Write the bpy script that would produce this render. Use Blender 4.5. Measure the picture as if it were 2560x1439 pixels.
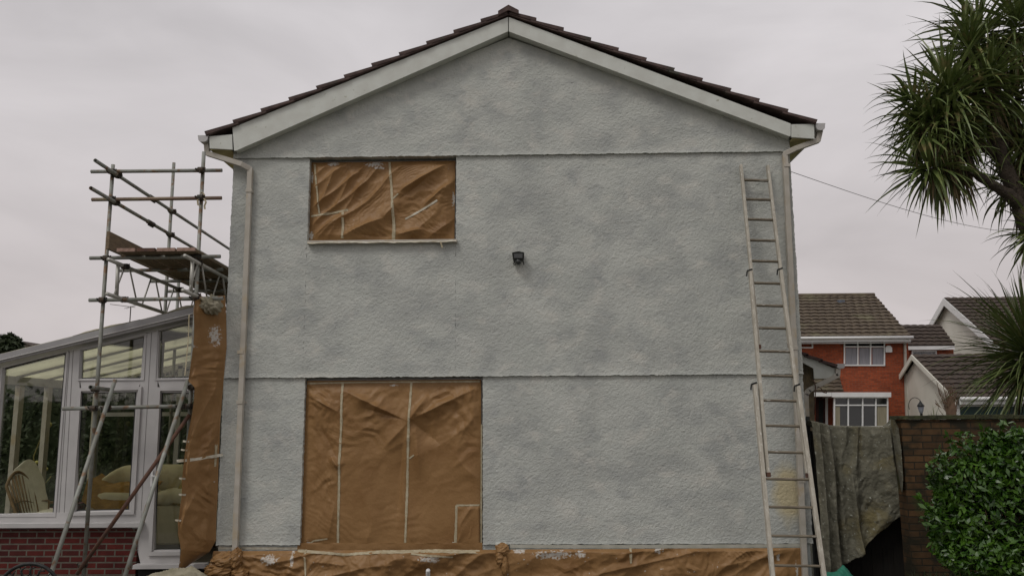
import bpy, math, random
import numpy as np
from mathutils import Vector, Matrix
random.seed(7); rng=np.random.default_rng(11)
R=math.radians
for o in list(bpy.data.objects): bpy.data.objects.remove(o)
S=bpy.context.scene; COL=S.collection

# ---------------------------------------------------------------- camera
F=2080.0; CAM=np.array([0.,-10.7,2.1]); YAW,PITCH,ROLL=R(1.1916),R(9.0468),R(-0.3460)
def _rot():
    cy,sy=math.cos(YAW),math.sin(YAW); A=np.array([[cy,-sy,0],[sy,cy,0],[0,0,1]])
    a=math.pi/2+PITCH; B=np.array([[1,0,0],[0,math.cos(a),-math.sin(a)],[0,math.sin(a),math.cos(a)]])
    c,s=math.cos(ROLL),math.sin(ROLL); D=np.array([[c,-s,0],[s,c,0],[0,0,1]])
    return A@B@D
RM=_rot()
cd=bpy.data.cameras.new('camera'); cam=bpy.data.objects.new('camera',cd); COL.objects.link(cam)
cd.sensor_width=36; cd.lens=F*36/2560; cd.clip_end=900; cd.clip_start=.05
m4=Matrix([list(RM[i])+[CAM[i]] for i in range(3)]+[[0,0,0,1]]); cam.matrix_world=m4
S.camera=cam
def P(px,py,Y=0.):
    d=RM@np.array([px-1280,719.5-py,-F]); t=(Y-CAM[1])/d[1]; return CAM+t*d
def PV(px,py,Y=0.): return Vector(P(px,py,Y))
def PZ(px,py,Z):
    d=RM@np.array([px-1280,719.5-py,-F]); t=(Z-CAM[2])/d[2]; return CAM+t*d

# ---------------------------------------------------------------- world, sun, exposure
SUN_EL,SUN_AZ=R(52),R(-38)      # azimuth measured from -Y (towards the camera side), negative = left
w=bpy.data.worlds.new('World'); S.world=w; w.use_nodes=True
nt=w.node_tree; nt.nodes.clear()
def N(t,typ,**k):
    n=t.nodes.new(typ)
    for a,b in k.items(): setattr(n,a,b)
    return n
out=N(nt,'ShaderNodeOutputWorld'); bg=N(nt,'ShaderNodeBackground'); bg.inputs[1].default_value=0.1
sky=N(nt,'ShaderNodeTexSky'); sky.sky_type='NISHITA'; sky.sun_disc=False
sky.sun_elevation=SUN_EL; sky.sun_rotation=math.pi+SUN_AZ
hs=N(nt,'ShaderNodeHueSaturation'); hs.inputs['Saturation'].default_value=.12
nt.links.new(sky.outputs[0],hs.inputs['Color'])
tc=N(nt,'ShaderNodeTexCoord'); sx=N(nt,'ShaderNodeSeparateXYZ'); nt.links.new(tc.outputs['Generated'],sx.inputs[0])
rp=N(nt,'ShaderNodeValToRGB'); nt.links.new(sx.outputs['Z'],rp.inputs[0])
cr=rp.color_ramp; cr.elements[0].position=0.0; cr.elements[0].color=(5.1,4.58,4.55,1)
cr.elements[1].position=.55; cr.elements[1].color=(6.4,6.15,6.32,1)
e=cr.elements.new(.12); e.color=(5.4,4.92,4.9,1); e=cr.elements.new(.3); e.color=(5.95,5.6,5.68,1)
mp=N(nt,'ShaderNodeMapping'); mp.inputs['Scale'].default_value=(1,1,2.6); nt.links.new(tc.outputs['Generated'],mp.inputs[0])
nz=N(nt,'ShaderNodeTexNoise'); nz.inputs['Scale'].default_value=3.0; nz.inputs['Detail'].default_value=6; nz.inputs['Distortion'].default_value=.4; nt.links.new(mp.outputs[0],nz.inputs[0])
mr=N(nt,'ShaderNodeMapRange'); mr.inputs[1].default_value=.3; mr.inputs[2].default_value=.7; mr.inputs[3].default_value=.86; mr.inputs[4].default_value=1.13
nt.links.new(nz.outputs[0],mr.inputs[0])
vm=N(nt,'ShaderNodeVectorMath',operation='SCALE'); nt.links.new(rp.outputs[0],vm.inputs[0]); nt.links.new(mr.outputs[0],vm.inputs['Scale'])
mx=N(nt,'ShaderNodeMixRGB'); mx.inputs[0].default_value=.93
nt.links.new(hs.outputs[0],mx.inputs[1]); nt.links.new(vm.outputs[0],mx.inputs[2])
nt.links.new(mx.outputs[0],bg.inputs[0]); nt.links.new(bg.outputs[0],out.inputs[0])
sd=bpy.data.lights.new('sun','SUN'); sd.energy=.95; sd.angle=R(18); sd.color=(1,.97,.92)
sun=bpy.data.objects.new('sun',sd); COL.objects.link(sun)
dv=Vector((math.sin(SUN_AZ)*math.cos(SUN_EL),-math.cos(SUN_AZ)*math.cos(SUN_EL),math.sin(SUN_EL)))
sun.rotation_euler=dv.to_track_quat('Z','Y').to_euler(); sun.location=(0,0,30)
S.view_settings.view_transform='Standard'; S.view_settings.look='None'; S.view_settings.gamma=1; S.view_settings.exposure=.07
S.view_settings.use_curve_mapping=False
S.render.engine='CYCLES'; S.cycles.max_bounces=8; S.cycles.transparent_max_bounces=16
S.cycles.use_denoising=True

# ---------------------------------------------------------------- materials
MATS={}
def mat(name,c1,c2=None,scale=5.,rough=.8,bump=0.,bscale=60.,bdist=.01,metal=0.,spec=.3,detail=5.,aniso=(1,1,1),extra=None,ramp=(.35,.65)):
    if name in MATS: return MATS[name]
    m=bpy.data.materials.new(name); m.use_nodes=True; t=m.node_tree; b=t.nodes['Principled BSDF']
    b.inputs['Roughness'].default_value=rough; b.inputs['Metallic'].default_value=metal; b.inputs['Specular IOR Level'].default_value=spec
    tc=N(t,'ShaderNodeTexCoord'); mp=N(t,'ShaderNodeMapping'); mp.inputs['Scale'].default_value=aniso; t.links.new(tc.outputs['Object'],mp.inputs[0])
    c2=c2 or tuple(x*.8 for x in c1)
    n=N(t,'ShaderNodeTexNoise'); n.inputs['Scale'].default_value=scale; n.inputs['Detail'].default_value=detail; t.links.new(mp.outputs[0],n.inputs[0])
    r=N(t,'ShaderNodeValToRGB'); r.color_ramp.elements[0].position=ramp[0]; r.color_ramp.elements[1].position=ramp[1]
    r.color_ramp.elements[0].color=(*c1,1); r.color_ramp.elements[1].color=(*c2,1); t.links.new(n.outputs[0],r.inputs[0])
    col=r.outputs[0]
    if extra: col=extra(t,mp,tc,col,b) or col
    t.links.new(col,b.inputs['Base Color'])
    if bump:
        n2=N(t,'ShaderNodeTexNoise'); n2.inputs['Scale'].default_value=bscale; n2.inputs['Detail'].default_value=3; t.links.new(mp.outputs[0],n2.inputs[0])
        bp=N(t,'ShaderNodeBump'); bp.inputs['Strength'].default_value=bump; bp.inputs['Distance'].default_value=bdist
        t.links.new(n2.outputs[0],bp.inputs['Height']); t.links.new(bp.outputs[0],b.inputs['Normal'])
    MATS[name]=m; return m
def mixc(t,col,mask,c,fac=None):
    x=N(t,'ShaderNodeMixRGB'); t.links.new(mask,x.inputs[0]); t.links.new(col,x.inputs[1]); x.inputs[2].default_value=(*c,1); return x.outputs[0]
def noisemask(t,mp,scale,lo,hi,detail=4.,dist=0.,off=0.):
    n=N(t,'ShaderNodeTexNoise'); n.inputs['Scale'].default_value=scale; n.inputs['Detail'].default_value=detail; n.inputs['Distortion'].default_value=dist
    if off:
        a=N(t,'ShaderNodeVectorMath',operation='ADD'); a.inputs[1].default_value=(off,off,off); t.links.new(mp.outputs[0],a.inputs[0]); t.links.new(a.outputs[0],n.inputs[0])
    else: t.links.new(mp.outputs[0],n.inputs[0])
    r=N(t,'ShaderNodeMapRange'); r.inputs[1].default_value=lo; r.inputs[2].default_value=hi; t.links.new(n.outputs[0],r.inputs[0]); return r.outputs[0]
def blobmask(t,tc,spots,wob=.35,wscale=9.):
    """union of noisy ellipses (x,z,rx,rz) in object space"""
    s=N(t,'ShaderNodeSeparateXYZ'); ge=N(t,'ShaderNodeNewGeometry'); t.links.new(ge.outputs['Position'],s.inputs[0])
    n=N(t,'ShaderNodeTexNoise'); n.inputs['Scale'].default_value=wscale; n.inputs['Detail'].default_value=6; t.links.new(tc.outputs['Object'],n.inputs[0])
    acc=None
    for (x,z,rx,rz) in spots:
        def mm(op,a,b):
            q=N(t,'ShaderNodeMath',operation=op)
            for i,v in enumerate((a,b)):
                if v is None: continue
                if isinstance(v,(int,float)): q.inputs[i].default_value=v
                else: t.links.new(v,q.inputs[i])
            return q.outputs[0]
        dx=mm('DIVIDE',mm('SUBTRACT',s.outputs['X'],x),rx); dz=mm('DIVIDE',mm('SUBTRACT',s.outputs['Z'],z),rz)
        d=mm('ADD',mm('MULTIPLY',dx,dx),mm('MULTIPLY',dz,dz))
        d=mm('ADD',d,mm('MULTIPLY',mm('SUBTRACT',n.outputs[0],.5),wob*6))
        v=mm('SUBTRACT',1.15,d)
        acc=v if acc is None else mm('MAXIMUM',acc,v)
    r=N(t,'ShaderNodeMapRange'); r.inputs[1].default_value=-.1; r.inputs[2].default_value=.8; t.links.new(acc,r.inputs[0]); return r.outputs[0]

_yel=P(1972,1235,0)
def render_extra(t,mp,tc,col,b):
    col=mixc(t,col,noisemask(t,mp,1.3,.42,.68,6,.4),(.38,.392,.366))
    col=mixc(t,col,noisemask(t,mp,2.9,.50,.80,6,.2,7.),(.32,.333,.322))
    col=mixc(t,col,noisemask(t,mp,3.8,.54,.84,7,.3,3.),(.57,.56,.505))
    ms_=N(t,'ShaderNodeMapping'); ms_.inputs['Scale'].default_value=(5,1,.45); t.links.new(tc.outputs['Object'],ms_.inputs[0])
    col=mixc(t,col,noisemask(t,ms_,1.6,.62,1.1,6,0.),(.33,.335,.30))
    # old pale-yellow wall not yet painted: soft-edged patch
    s_=N(t,'ShaderNodeVectorMath',operation='SUBTRACT'); s_.inputs[1].default_value=(_yel[0],0,_yel[2]); ge=N(t,'ShaderNodeNewGeometry'); t.links.new(ge.outputs['Position'],s_.inputs[0])
    m_=N(t,'ShaderNodeVectorMath',operation='MULTIPLY'); m_.inputs[1].default_value=(1/.20,0,1/.40); t.links.new(s_.outputs[0],m_.inputs[0])
    l_=N(t,'ShaderNodeVectorMath',operation='LENGTH'); t.links.new(m_.outputs[0],l_.inputs[0])
    nn_=N(t,'ShaderNodeTexNoise'); nn_.inputs['Scale'].default_value=3.2; nn_.inputs['Detail'].default_value=5; t.links.new(tc.outputs['Object'],nn_.inputs[0])
    ad=N(t,'ShaderNodeMath',operation='MULTIPLY_ADD'); ad.inputs[1].default_value=1.3; t.links.new(nn_.outputs[0],ad.inputs[0]); t.links.new(l_.outputs['Value'],ad.inputs[2])
    r_=N(t,'ShaderNodeMapRange'); r_.inputs[1].default_value=1.75; r_.inputs[2].default_value=1.15; r_.inputs[4].default_value=.8; t.links.new(ad.outputs[0],r_.inputs[0])
    col=mixc(t,col,r_.outputs[0],(.52,.44,.25))
    mq=N(t,'ShaderNodeMapping'); mq.inputs['Scale'].default_value=(.95,1,1.2); t.links.new(tc.outputs['Object'],mq.inputs[0])
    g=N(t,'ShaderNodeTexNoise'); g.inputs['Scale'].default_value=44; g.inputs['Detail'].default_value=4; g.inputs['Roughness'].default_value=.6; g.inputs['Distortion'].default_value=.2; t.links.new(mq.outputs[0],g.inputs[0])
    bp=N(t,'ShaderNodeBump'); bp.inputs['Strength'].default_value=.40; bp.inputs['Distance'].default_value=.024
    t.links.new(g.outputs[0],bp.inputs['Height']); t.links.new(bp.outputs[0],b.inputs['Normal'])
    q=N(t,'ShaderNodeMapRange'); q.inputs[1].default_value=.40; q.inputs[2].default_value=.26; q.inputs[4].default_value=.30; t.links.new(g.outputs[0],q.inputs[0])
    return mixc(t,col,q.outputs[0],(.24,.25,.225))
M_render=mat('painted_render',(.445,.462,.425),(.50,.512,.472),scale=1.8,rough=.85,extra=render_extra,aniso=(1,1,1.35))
M_render_s=mat('smooth_reveal',(.42,.45,.43),(.50,.52,.49),scale=8,rough=.8,bump=.3,bscale=60)
M_upvc=mat('white_upvc',(.50,.485,.475),(.43,.42,.41),scale=3,rough=.35,spec=.5)
M_barge=mat('bargeboard_paint',(.60,.62,.57),(.54,.55,.50),scale=6,rough=.45,extra=lambda t,mp,tc,c,b: mixc(t,c,noisemask(t,mp,14,.66,.74),(.38,.38,.30)))
M_pipe=mat('cream_pipe',(.47,.44,.385),(.40,.37,.31),scale=7,rough=.5,extra=lambda t,mp,tc,c,b: mixc(t,c,noisemask(t,mp,5,.56,.7),(.42,.35,.24)))
M_yellow=mat('yellow_soffit',(.55,.50,.25),(.45,.38,.2),scale=5)
M_tile=mat('brown_tile',(.062,.042,.038),(.10,.068,.060),scale=9,rough=.85,bump=.4,bscale=90,bdist=.004,extra=lambda t,mp,tc,c,b: mixc(t,c,noisemask(t,mp,3,.6,.72),(.05,.055,.04)))
M_tile_far=mat('brown_tile_far',(.125,.098,.068),(.080,.062,.046),scale=5,rough=.9,extra=lambda t,mp,tc,c,b: mixc(t,c,noisemask(t,mp,1.2,.56,.75),(.15,.135,.085)))
M_tile_far2=mat('dark_tile_far',(.075,.056,.044),(.052,.040,.033),scale=6,rough=.9)
def stains(spots,col=(.50,.47,.42),fl=.70):
    def f(t,mp,tc,c,b):
        c=mixc(t,c,noisemask(t,mp,26,fl,fl+.03,3),col)
        c=mixc(t,c,noisemask(t,mp,2.2,.5,.7),(.21,.11,.04))
        if spots: c=mixc(t,c,blobmask(t,tc,spots,1.1,34.),col)
        return c
    return f
def paper(name,spots=(),fl=.745):
    return mat(name,(.285,.162,.066),(.245,.135,.052),scale=3.5,rough=.5,spec=.28,bump=.3,bscale=26,bdist=.015,extra=stains([(*P(a,b_,Y)[[0,2]],rx,rz) for a,b_,Y,rx,rz in spots],fl=fl))
M_tape=mat('masking_tape',(.46,.41,.29),(.36,.30,.19),scale=22,rough=.7)
M_tape2=mat('painted_tape',(.56,.53,.44),(.42,.37,.27),scale=16,rough=.7)
M_steel=mat('galvanised_tube',(.30,.31,.28),(.20,.20,.17),scale=6,rough=.55,metal=.3,extra=lambda t,mp,tc,c,b: mixc(t,c,noisemask(t,mp,9,.56,.66),(.20,.13,.08)))
M_steel2=mat('mossy_tube',(.26,.23,.15),(.20,.13,.10),scale=4,rough=.6,metal=.3)
M_rust=mat('rusty_tube',(.13,.065,.04),(.085,.05,.04),scale=14,rough=.8)
M_coup=mat('coupler_iron',(.05,.052,.046),(.085,.06,.042),scale=20,rough=.7,metal=.4)
M_alu=mat('alloy_beam',(.46,.45,.41),(.36,.35,.31),scale=8,rough=.45,metal=.4)
M_board=mat('scaffold_timber',(.22,.16,.10),(.13,.10,.065),scale=7,rough=.85,aniso=(9,1,9),bump=.3,bscale=30)
M_board2=mat('board_end',(.40,.27,.22),(.26,.17,.13),scale=20,rough=.85)
M_brickred=None
def brick(name,c1,c2,cm,bw=.225,rh=.075,mortar=.01,bump=.5,extra=None,rough=.85,scale=1.):
    if name in MATS: return MATS[name]
    m=bpy.data.materials.new(name); m.use_nodes=True; t=m.node_tree; b=t.nodes['Principled BSDF']; b.inputs['Roughness'].default_value=rough; b.inputs['Specular IOR Level'].default_value=.2
    tc=N(t,'ShaderNodeTexCoord'); s=N(t,'ShaderNodeSeparateXYZ'); t.links.new(tc.outputs['Object'],s.inputs[0])
    a=N(t,'ShaderNodeMath',operation='ADD'); t.links.new(s.outputs['X'],a.inputs[0]); t.links.new(s.outputs['Y'],a.inputs[1])
    c=N(t,'ShaderNodeCombineXYZ'); t.links.new(a.outputs[0],c.inputs[0]); t.links.new(s.outputs['Z'],c.inputs[1])
    k=N(t,'ShaderNodeTexBrick'); k.inputs['Scale'].default_value=1; k.inputs['Brick Width'].default_value=bw; k.inputs['Row Height'].default_value=rh
    k.inputs['Mortar Size'].default_value=mortar; k.inputs['Mortar Smooth'].default_value=.25; k.inputs['Bias'].default_value=-.1
    k.inputs['Color1'].default_value=(*c1,1); k.inputs['Color2'].default_value=(*c2,1); k.inputs['Mortar'].default_value=(*cm,1)
    t.links.new(c.outputs[0],k.inputs[0]); col=k.outputs[0]
    mp=N(t,'ShaderNodeMapping'); t.links.new(tc.outputs['Object'],mp.inputs[0])
    n=N(t,'ShaderNodeTexNoise'); n.inputs['Scale'].default_value=13; n.inputs['Detail'].default_value=5; t.links.new(mp.outputs[0],n.inputs[0])
    r=N(t,'ShaderNodeMapRange'); r.inputs[3].default_value=.6; r.inputs[4].default_value=1.4; t.links.new(n.outputs[0],r.inputs[0])
    v=N(t,'ShaderNodeVectorMath',operation='SCALE'); t.links.new(col,v.inputs[0]); t.links.new(r.outputs[0],v.inputs['Scale']); col=v.outputs[0]
    if extra: col=extra(t,mp,tc,col,b)
    t.links.new(col,b.inputs['Base Color'])
    bp=N(t,'ShaderNodeBump'); bp.inputs['Strength'].default_value=bump; bp.inputs['Distance'].default_value=.008; bp.invert=True
    t.links.new(k.outputs['Fac'],bp.inputs['Height'])
    n4=N(t,'ShaderNodeTexNoise'); n4.inputs['Scale'].default_value=70; t.links.new(mp.outputs[0],n4.inputs[0])
    bq=N(t,'ShaderNodeBump'); bq.inputs['Strength'].default_value=.4; bq.inputs['Distance'].default_value=.004; t.links.new(n4.outputs[0],bq.inputs['Height']); t.links.new(bp.outputs[0],bq.inputs['Normal'])
    t.links.new(bq.outputs[0],b.inputs['Normal']); MATS[name]=m; return m
M_brickred=brick('dwarf_wall_brick',(.10,.018,.014),(.05,.013,.012),(.11,.10,.08))
M_brickfar=brick('orange_red_brick',(.33,.072,.028),(.20,.044,.020),(.17,.085,.055),mortar=.008)
M_brickold=brick('mossy_garden_brick',(.105,.058,.026),(.045,.028,.015),(.03,.025,.016),bw=.235,rh=.079,mortar=.008,bump=.8,
    extra=lambda t,mp,tc,c,b: mixc(t,mixc(t,c,noisemask(t,mp,3.6,.47,.62,6,.6),(.024,.021,.013)),noisemask(t,mp,3.5,.58,.72,5,.2,5.),(.045,.055,.018)))
M_brickbrown=brick('brown_house_brick',(.16,.10,.07),(.12,.08,.055),(.16,.14,.11))
M_leadgrey=mat('grey_flashing',(.33,.325,.32),(.28,.27,.27),scale=3,rough=.5)
M_dark=mat('dark_void',(.012,.012,.012),(.02,.02,.018),rough=.9)
M_black=mat('black_iron',(.015,.016,.016),(.03,.03,.028),scale=30,rough=.5,metal=.3)
M_blackplastic=mat('black_plastic',(.018,.02,.02),(.03,.032,.03),rough=.4,spec=.5)
M_gate=mat('dark_stained_timber',(.010,.009,.008),(.016,.014,.011),scale=5,aniso=(8,8,1),rough=.85)
def cloth_extra(t,mp,tc,c,b):
    c=mixc(t,c,noisemask(t,mp,2.0,.54,.74,6,.5),(.175,.145,.065))
    c=mixc(t,c,noisemask(t,mp,6,.58,.78,6,.8,4.),(.25,.24,.185))
    c=mixc(t,c,noisemask(t,mp,30,.64,.70,5,.4,2.),(.34,.35,.30))
    c=mixc(t,c,noisemask(t,mp,8,.62,.8,6,0.,9.),(.10,.095,.06))
    return c
M_dust=mat('paint_spattered_cloth',(.155,.148,.11),(.115,.11,.08),scale=5,rough=.95,bump=.7,bscale=16,bdist=.04,extra=cloth_extra)
M_dust2=mat('beige_dust_cloth',(.34,.31,.23),(.24,.22,.15),scale=7,rough=.95,bump=.5,bscale=30,bdist=.01)
M_green=mat('green_tarpaulin',(.03,.20,.13),(.02,.14,.10),scale=6,rough=.5)
M_timber=mat('worn_ladder_timber',(.47,.44,.37),(.36,.33,.27),scale=5,rough=.8,aniso=(6,6,1),extra=lambda t,mp,tc,c,b: mixc(t,c,noisemask(t,mp,12,.58,.66),(.56,.54,.48)))
M_rung=mat('dirty_rung',(.20,.17,.125),(.13,.11,.08),scale=9,rough=.85,aniso=(1,8,8),extra=lambda t,mp,tc,c,b: mixc(t,c,noisemask(t,mp,6,.62,.68),(.42,.40,.35)))
M_leaf=mat('cordyline_leaf',(.075,.115,.028),(.16,.20,.06),scale=9,rough=.42,spec=.5,extra=lambda t,mp,tc,c,b: mixc(t,c,noisemask(t,mp,6,.56,.66,4,0,3.),(.20,.17,.07)))
M_leafd=mat('dead_leaf',(.10,.075,.04),(.16,.12,.06),scale=4,rough=.8)
M_bark=mat('cordyline_bark',(.075,.058,.043),(.045,.036,.028),scale=12,rough=.95,bump=1.,bscale=28,bdist=.03)
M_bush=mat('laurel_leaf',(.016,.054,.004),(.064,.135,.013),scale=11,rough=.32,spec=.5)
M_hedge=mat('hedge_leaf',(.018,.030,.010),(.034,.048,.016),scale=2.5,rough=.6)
M_twig=mat('bare_twig',(.16,.10,.065),(.11,.07,.045),scale=9,rough=.9)
M_ground=mat('garden_ground',(.10,.095,.075),(.06,.07,.035),scale=1.3,rough=.95,bump=.5,bscale=20,bdist=.02)
M_pave=mat('concrete_paving',(.20,.19,.17),(.13,.125,.11),scale=4,rough=.9,bump=.3,bscale=60)
M_soil=mat('dark_soil',(.025,.022,.015),(.015,.02,.01),scale=7,rough=1,bump=1,bscale=15,bdist=.05)
M_roughwhite=mat('white_render_far',(.68,.66,.58),(.62,.60,.52),scale=2,rough=.9)
M_whitepaint=mat('white_gloss_paint',(.74,.74,.73),(.68,.68,.66),scale=3,rough=.4)
M_darkglass=mat('dark_window_glass',(.02,.024,.024),(.035,.038,.036),scale=1.,rough=.06,spec=.7)
M_lead=mat('leaded_glass',(.10,.12,.13),(.30,.31,.33),scale=26,rough=.2,spec=.6)
M_net=mat('net_curtain',(.30,.29,.31),(.20,.20,.22),scale=7,rough=.8,aniso=(9,9,.3))
M_curtain=mat('cream_curtain',(.30,.27,.19),(.22,.20,.14),scale=9,rough=.9,aniso=(9,9,.3))
M_greendoor=mat('dark_green_door',(.01,.035,.032),(.014,.045,.04),rough=.4,aniso=(1,1,12),scale=4)
M_stone=mat('stone_cladding',(.22,.17,.10),(.12,.10,.07),scale=7,rough=.9,bump=.8,bscale=9,bdist=.04)
M_cream=mat('cream_cushion',(.80,.72,.50),(.68,.61,.42),scale=6,rough=.95,bump=.3,bscale=9,bdist=.03)
M_cush2=mat('white_quilted_cushion',(.86,.82,.72),(.74,.70,.60),scale=9,rough=.95,bump=.5,bscale=14,bdist=.02)
M_throw=mat('ochre_throw',(.45,.25,.05),(.30,.16,.03),scale=7,rough=.95,bump=.6,bscale=18,bdist=.03)
M_cane=mat('cane_rattan',(.26,.155,.06),(.17,.10,.04),scale=12,rough=.5)
M_floor=mat('tiled_floor',(.14,.12,.10),(.10,.085,.07),scale=2,rough=.4)
M_stalk=mat('dry_stalk',(.26,.23,.08),(.18,.15,.05),scale=5)
M_terra=mat('terracotta_pot',(.22,.08,.04),(.16,.06,.035),scale=6)
def glassmat(name,tint=(.90,.91,.86),gl=.08):
    m=bpy.data.materials.new(name); m.use_nodes=True; t=m.node_tree; t.nodes.clear()
    o=N(t,'ShaderNodeOutputMaterial'); a=N(t,'ShaderNodeBsdfTransparent'); a.inputs[0].default_value=(*tint,1)
    g=N(t,'ShaderNodeBsdfGlossy'); g.inputs['Roughness'].default_value=.02; f=N(t,'ShaderNodeFresnel'); f.inputs[0].default_value=1.5
    q=N(t,'ShaderNodeMath',operation='ADD'); q.inputs[1].default_value=gl*.3; t.links.new(f.outputs[0],q.inputs[0])
    x=N(t,'ShaderNodeMixShader'); t.links.new(q.outputs[0],x.inputs[0]); t.links.new(a.outputs[0],x.inputs[1]); t.links.new(g.outputs[0],x.inputs[2]); t.links.new(x.outputs[0],o.inputs[0])
    return m
M_glass=glassmat('window_pane_glass')
def polymat():
    m=bpy.data.materials.new('polycarbonate_sheet'); m.use_nodes=True; t=m.node_tree; t.nodes.clear()
    o=N(t,'ShaderNodeOutputMaterial'); a=N(t,'ShaderNodeBsdfTransparent'); a.inputs[0].default_value=(.52,.51,.44,1)
    g=N(t,'ShaderNodeBsdfTranslucent'); g.inputs[0].default_value=(.80,.79,.66,1)
    tc=N(t,'ShaderNodeTexCoord'); n=N(t,'ShaderNodeTexNoise'); n.inputs['Scale'].default_value=2; t.links.new(tc.outputs['Object'],n.inputs[0])
    x=N(t,'ShaderNodeMixShader'); t.links.new(n.outputs[0],x.inputs[0]); t.links.new(a.outputs[0],x.inputs[1]); t.links.new(g.outputs[0],x.inputs[2]); t.links.new(x.outputs[0],o.inputs[0])
    return m
M_poly=polymat()

# ---------------------------------------------------------------- mesh helpers
class MB:
    def __init__(s): s.v=[]; s.f=[]; s.sm=False
    def add(s,vs,fs):
        n=len(s.v); s.v+= [tuple(map(float,x)) for x in vs]; s.f+=[tuple(i+n for i in f) for f in fs]; return s
    def box(s,a,b):
        x0,y0,z0=[min(a[i],b[i]) for i in range(3)]; x1,y1,z1=[max(a[i],b[i]) for i in range(3)]
        return s.add([(x0,y0,z0),(x1,y0,z0),(x1,y1,z0),(x0,y1,z0),(x0,y0,z1),(x1,y0,z1),(x1,y1,z1),(x0,y1,z1)],
            [(0,1,5,4),(1,2,6,5),(2,3,7,6),(3,0,4,7),(4,5,6,7),(0,3,2,1)])
    def prism(s,pts,vec):
        n=len(pts); p2=[Vector(p)+Vector(vec) for p in pts]
        return s.add([*pts,*p2],[tuple(range(n)),tuple(range(2*n-1,n-1,-1))]+[(i,i+n,(i+1)%n+n,(i+1)%n) for i in range(n)])
    def slab(s,pix,Y,th):   # polygon given by its outline on the plane y=Y, given a real thickness
        return s.prism([P(a,b,Y) for a,b in pix],(0,th,0))
    def beam(s,a,b,w,h,up=(0,0,1)):   # rectangular bar
        a=Vector(a); b=Vector(b); d=(b-a).normalized(); u=Vector(up); r=d.cross(u)
        if r.length<1e-3: r=d.cross(Vector((0,1,0)))
        r.normalize(); u=r.cross(d)
        q=[a+r*(i*w/2)+u*(j*h/2) for i,j in ((-1,-1),(1,-1),(1,1),(-1,1))]
        return s.prism(q,b-a)
    def tube(s,pts,rad,n=10,cap=True,hollow=False):
        pts=[Vector(p) for p in pts]; k=len(pts); rad=rad if hasattr(rad,'__len__') else [rad]*k
        d0=(pts[1]-pts[0]).normalized(); r=d0.orthogonal().normalized(); base=len(s.v); 
        for i,p in enumerate(pts):
            d=(pts[min(i+1,k-1)]-pts[max(i-1,0)]).normalized(); r=(r-d*r.dot(d)).normalized(); u=d.cross(r)
            for j in range(n):
                a=2*math.pi*j/n; s.v.append(tuple(p+(r*math.cos(a)+u*math.sin(a))*rad[i]))
        for i in range(k-1):
            for j in range(n):
                s.f.append((base+i*n+j,base+i*n+(j+1)%n,base+(i+1)*n+(j+1)%n,base+(i+1)*n+j))
        if cap: s.f.append(tuple(base+j for j in range(n))[::-1]); s.f.append(tuple(base+(k-1)*n+j for j in range(n)))
        return s
    def grid(s,G,close=False):   # G: array (nu,nv,3)
        nu,nv=G.shape[:2]; n=len(s.v); s.v+=list(map(tuple,G.reshape(-1,3)))
        for i in range(nu-1):
            for j in range(nv-1): s.f.append((n+i*nv+j,n+(i+1)*nv+j,n+(i+1)*nv+j+1,n+i*nv+j+1))
        return s
    def ell(s,c,r,nu=16,nv=10,fn=None):
        G=np.zeros((nu+1,nv+1,3))
        for i in range(nu+1):
            for j in range(nv+1):
                a=2*math.pi*i/nu; b=math.pi*(j/nv-.5); d=np.array([math.cos(a)*math.cos(b),math.sin(a)*math.cos(b),math.sin(b)])
                k=fn(d) if fn else 1.; G[i,j]=np.array(c)+d*np.array(r)*k
        return s.grid(G)
    def build(s,name,m,parent=None,smooth=False,mod=None,bevel=0):
        off=Vector((0,0,0)); q=parent
        while q is not None: off+=q.location; q=q.parent
        me=bpy.data.meshes.new(name); me.from_pydata([tuple(Vector(v)-off) for v in s.v],[],s.f); me.materials.append(m); me.update()
        if smooth: me.polygons.foreach_set('use_smooth',[True]*len(me.polygons))
        o=bpy.data.objects.new(name,me); COL.objects.link(o)
        if parent is not None: o.parent=parent
        if bevel: b=o.modifiers.new('bevel','BEVEL'); b.width=bevel; b.segments=2; b.limit_method='ANGLE'
        return o
def tag(o,label=None,cat=None,group=None,kind=None):
    if label: o['label']=label
    if cat: o['category']=cat
    if group: o['group']=group
    if kind: o['kind']=kind
    return o
def thing(name,loc,label,cat,group=None):
    o=bpy.data.objects.new(name,None); COL.objects.link(o); o.location=Vector(loc); o.empty_display_size=.1
    return tag(o,label,cat,group)
def lab(o,l): o['label']=l; return o

# numpy value noise
def vn(x,y,seed=0):
    x=np.asarray(x,float)+seed*17.3; y=np.asarray(y,float)+seed*9.1
    xi=np.floor(x).astype(np.int64); yi=np.floor(y).astype(np.int64); fx=x-xi; fy=y-yi
    fx=fx*fx*(3-2*fx); fy=fy*fy*(3-2*fy)
    def h(a,b):
        n=(a*374761393+b*668265263+seed*1442695041)&0x7fffffff; n=((n^(n>>13))*1274126177)&0x7fffffff; return ((n^(n>>16))&0xffff)/65535.
    return (h(xi,yi)*(1-fx)+h(xi+1,yi)*fx)*(1-fy)+(h(xi,yi+1)*(1-fx)+h(xi+1,yi+1)*fx)*fy
def fbm(x,y,seed=0,o=4):
    r=0;a=.5
    for i in range(o): r=r+a*vn(x*2**i,y*2**i,seed+i); a*=.5
    return r
def ridge(x,y,ang,sl,sw,seed):   # long sharp folds running along angle ang
    c,s=math.cos(ang),math.sin(ang); a=(x*c+y*s)/sl; b=(-x*s+y*c)/sw
    wob=(fbm(x*1.3,y*1.3,seed+5,2)-.4)*1.2
    n=vn(a,b+wob,seed); return (1-np.abs(2*n-1))**1.6
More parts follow.
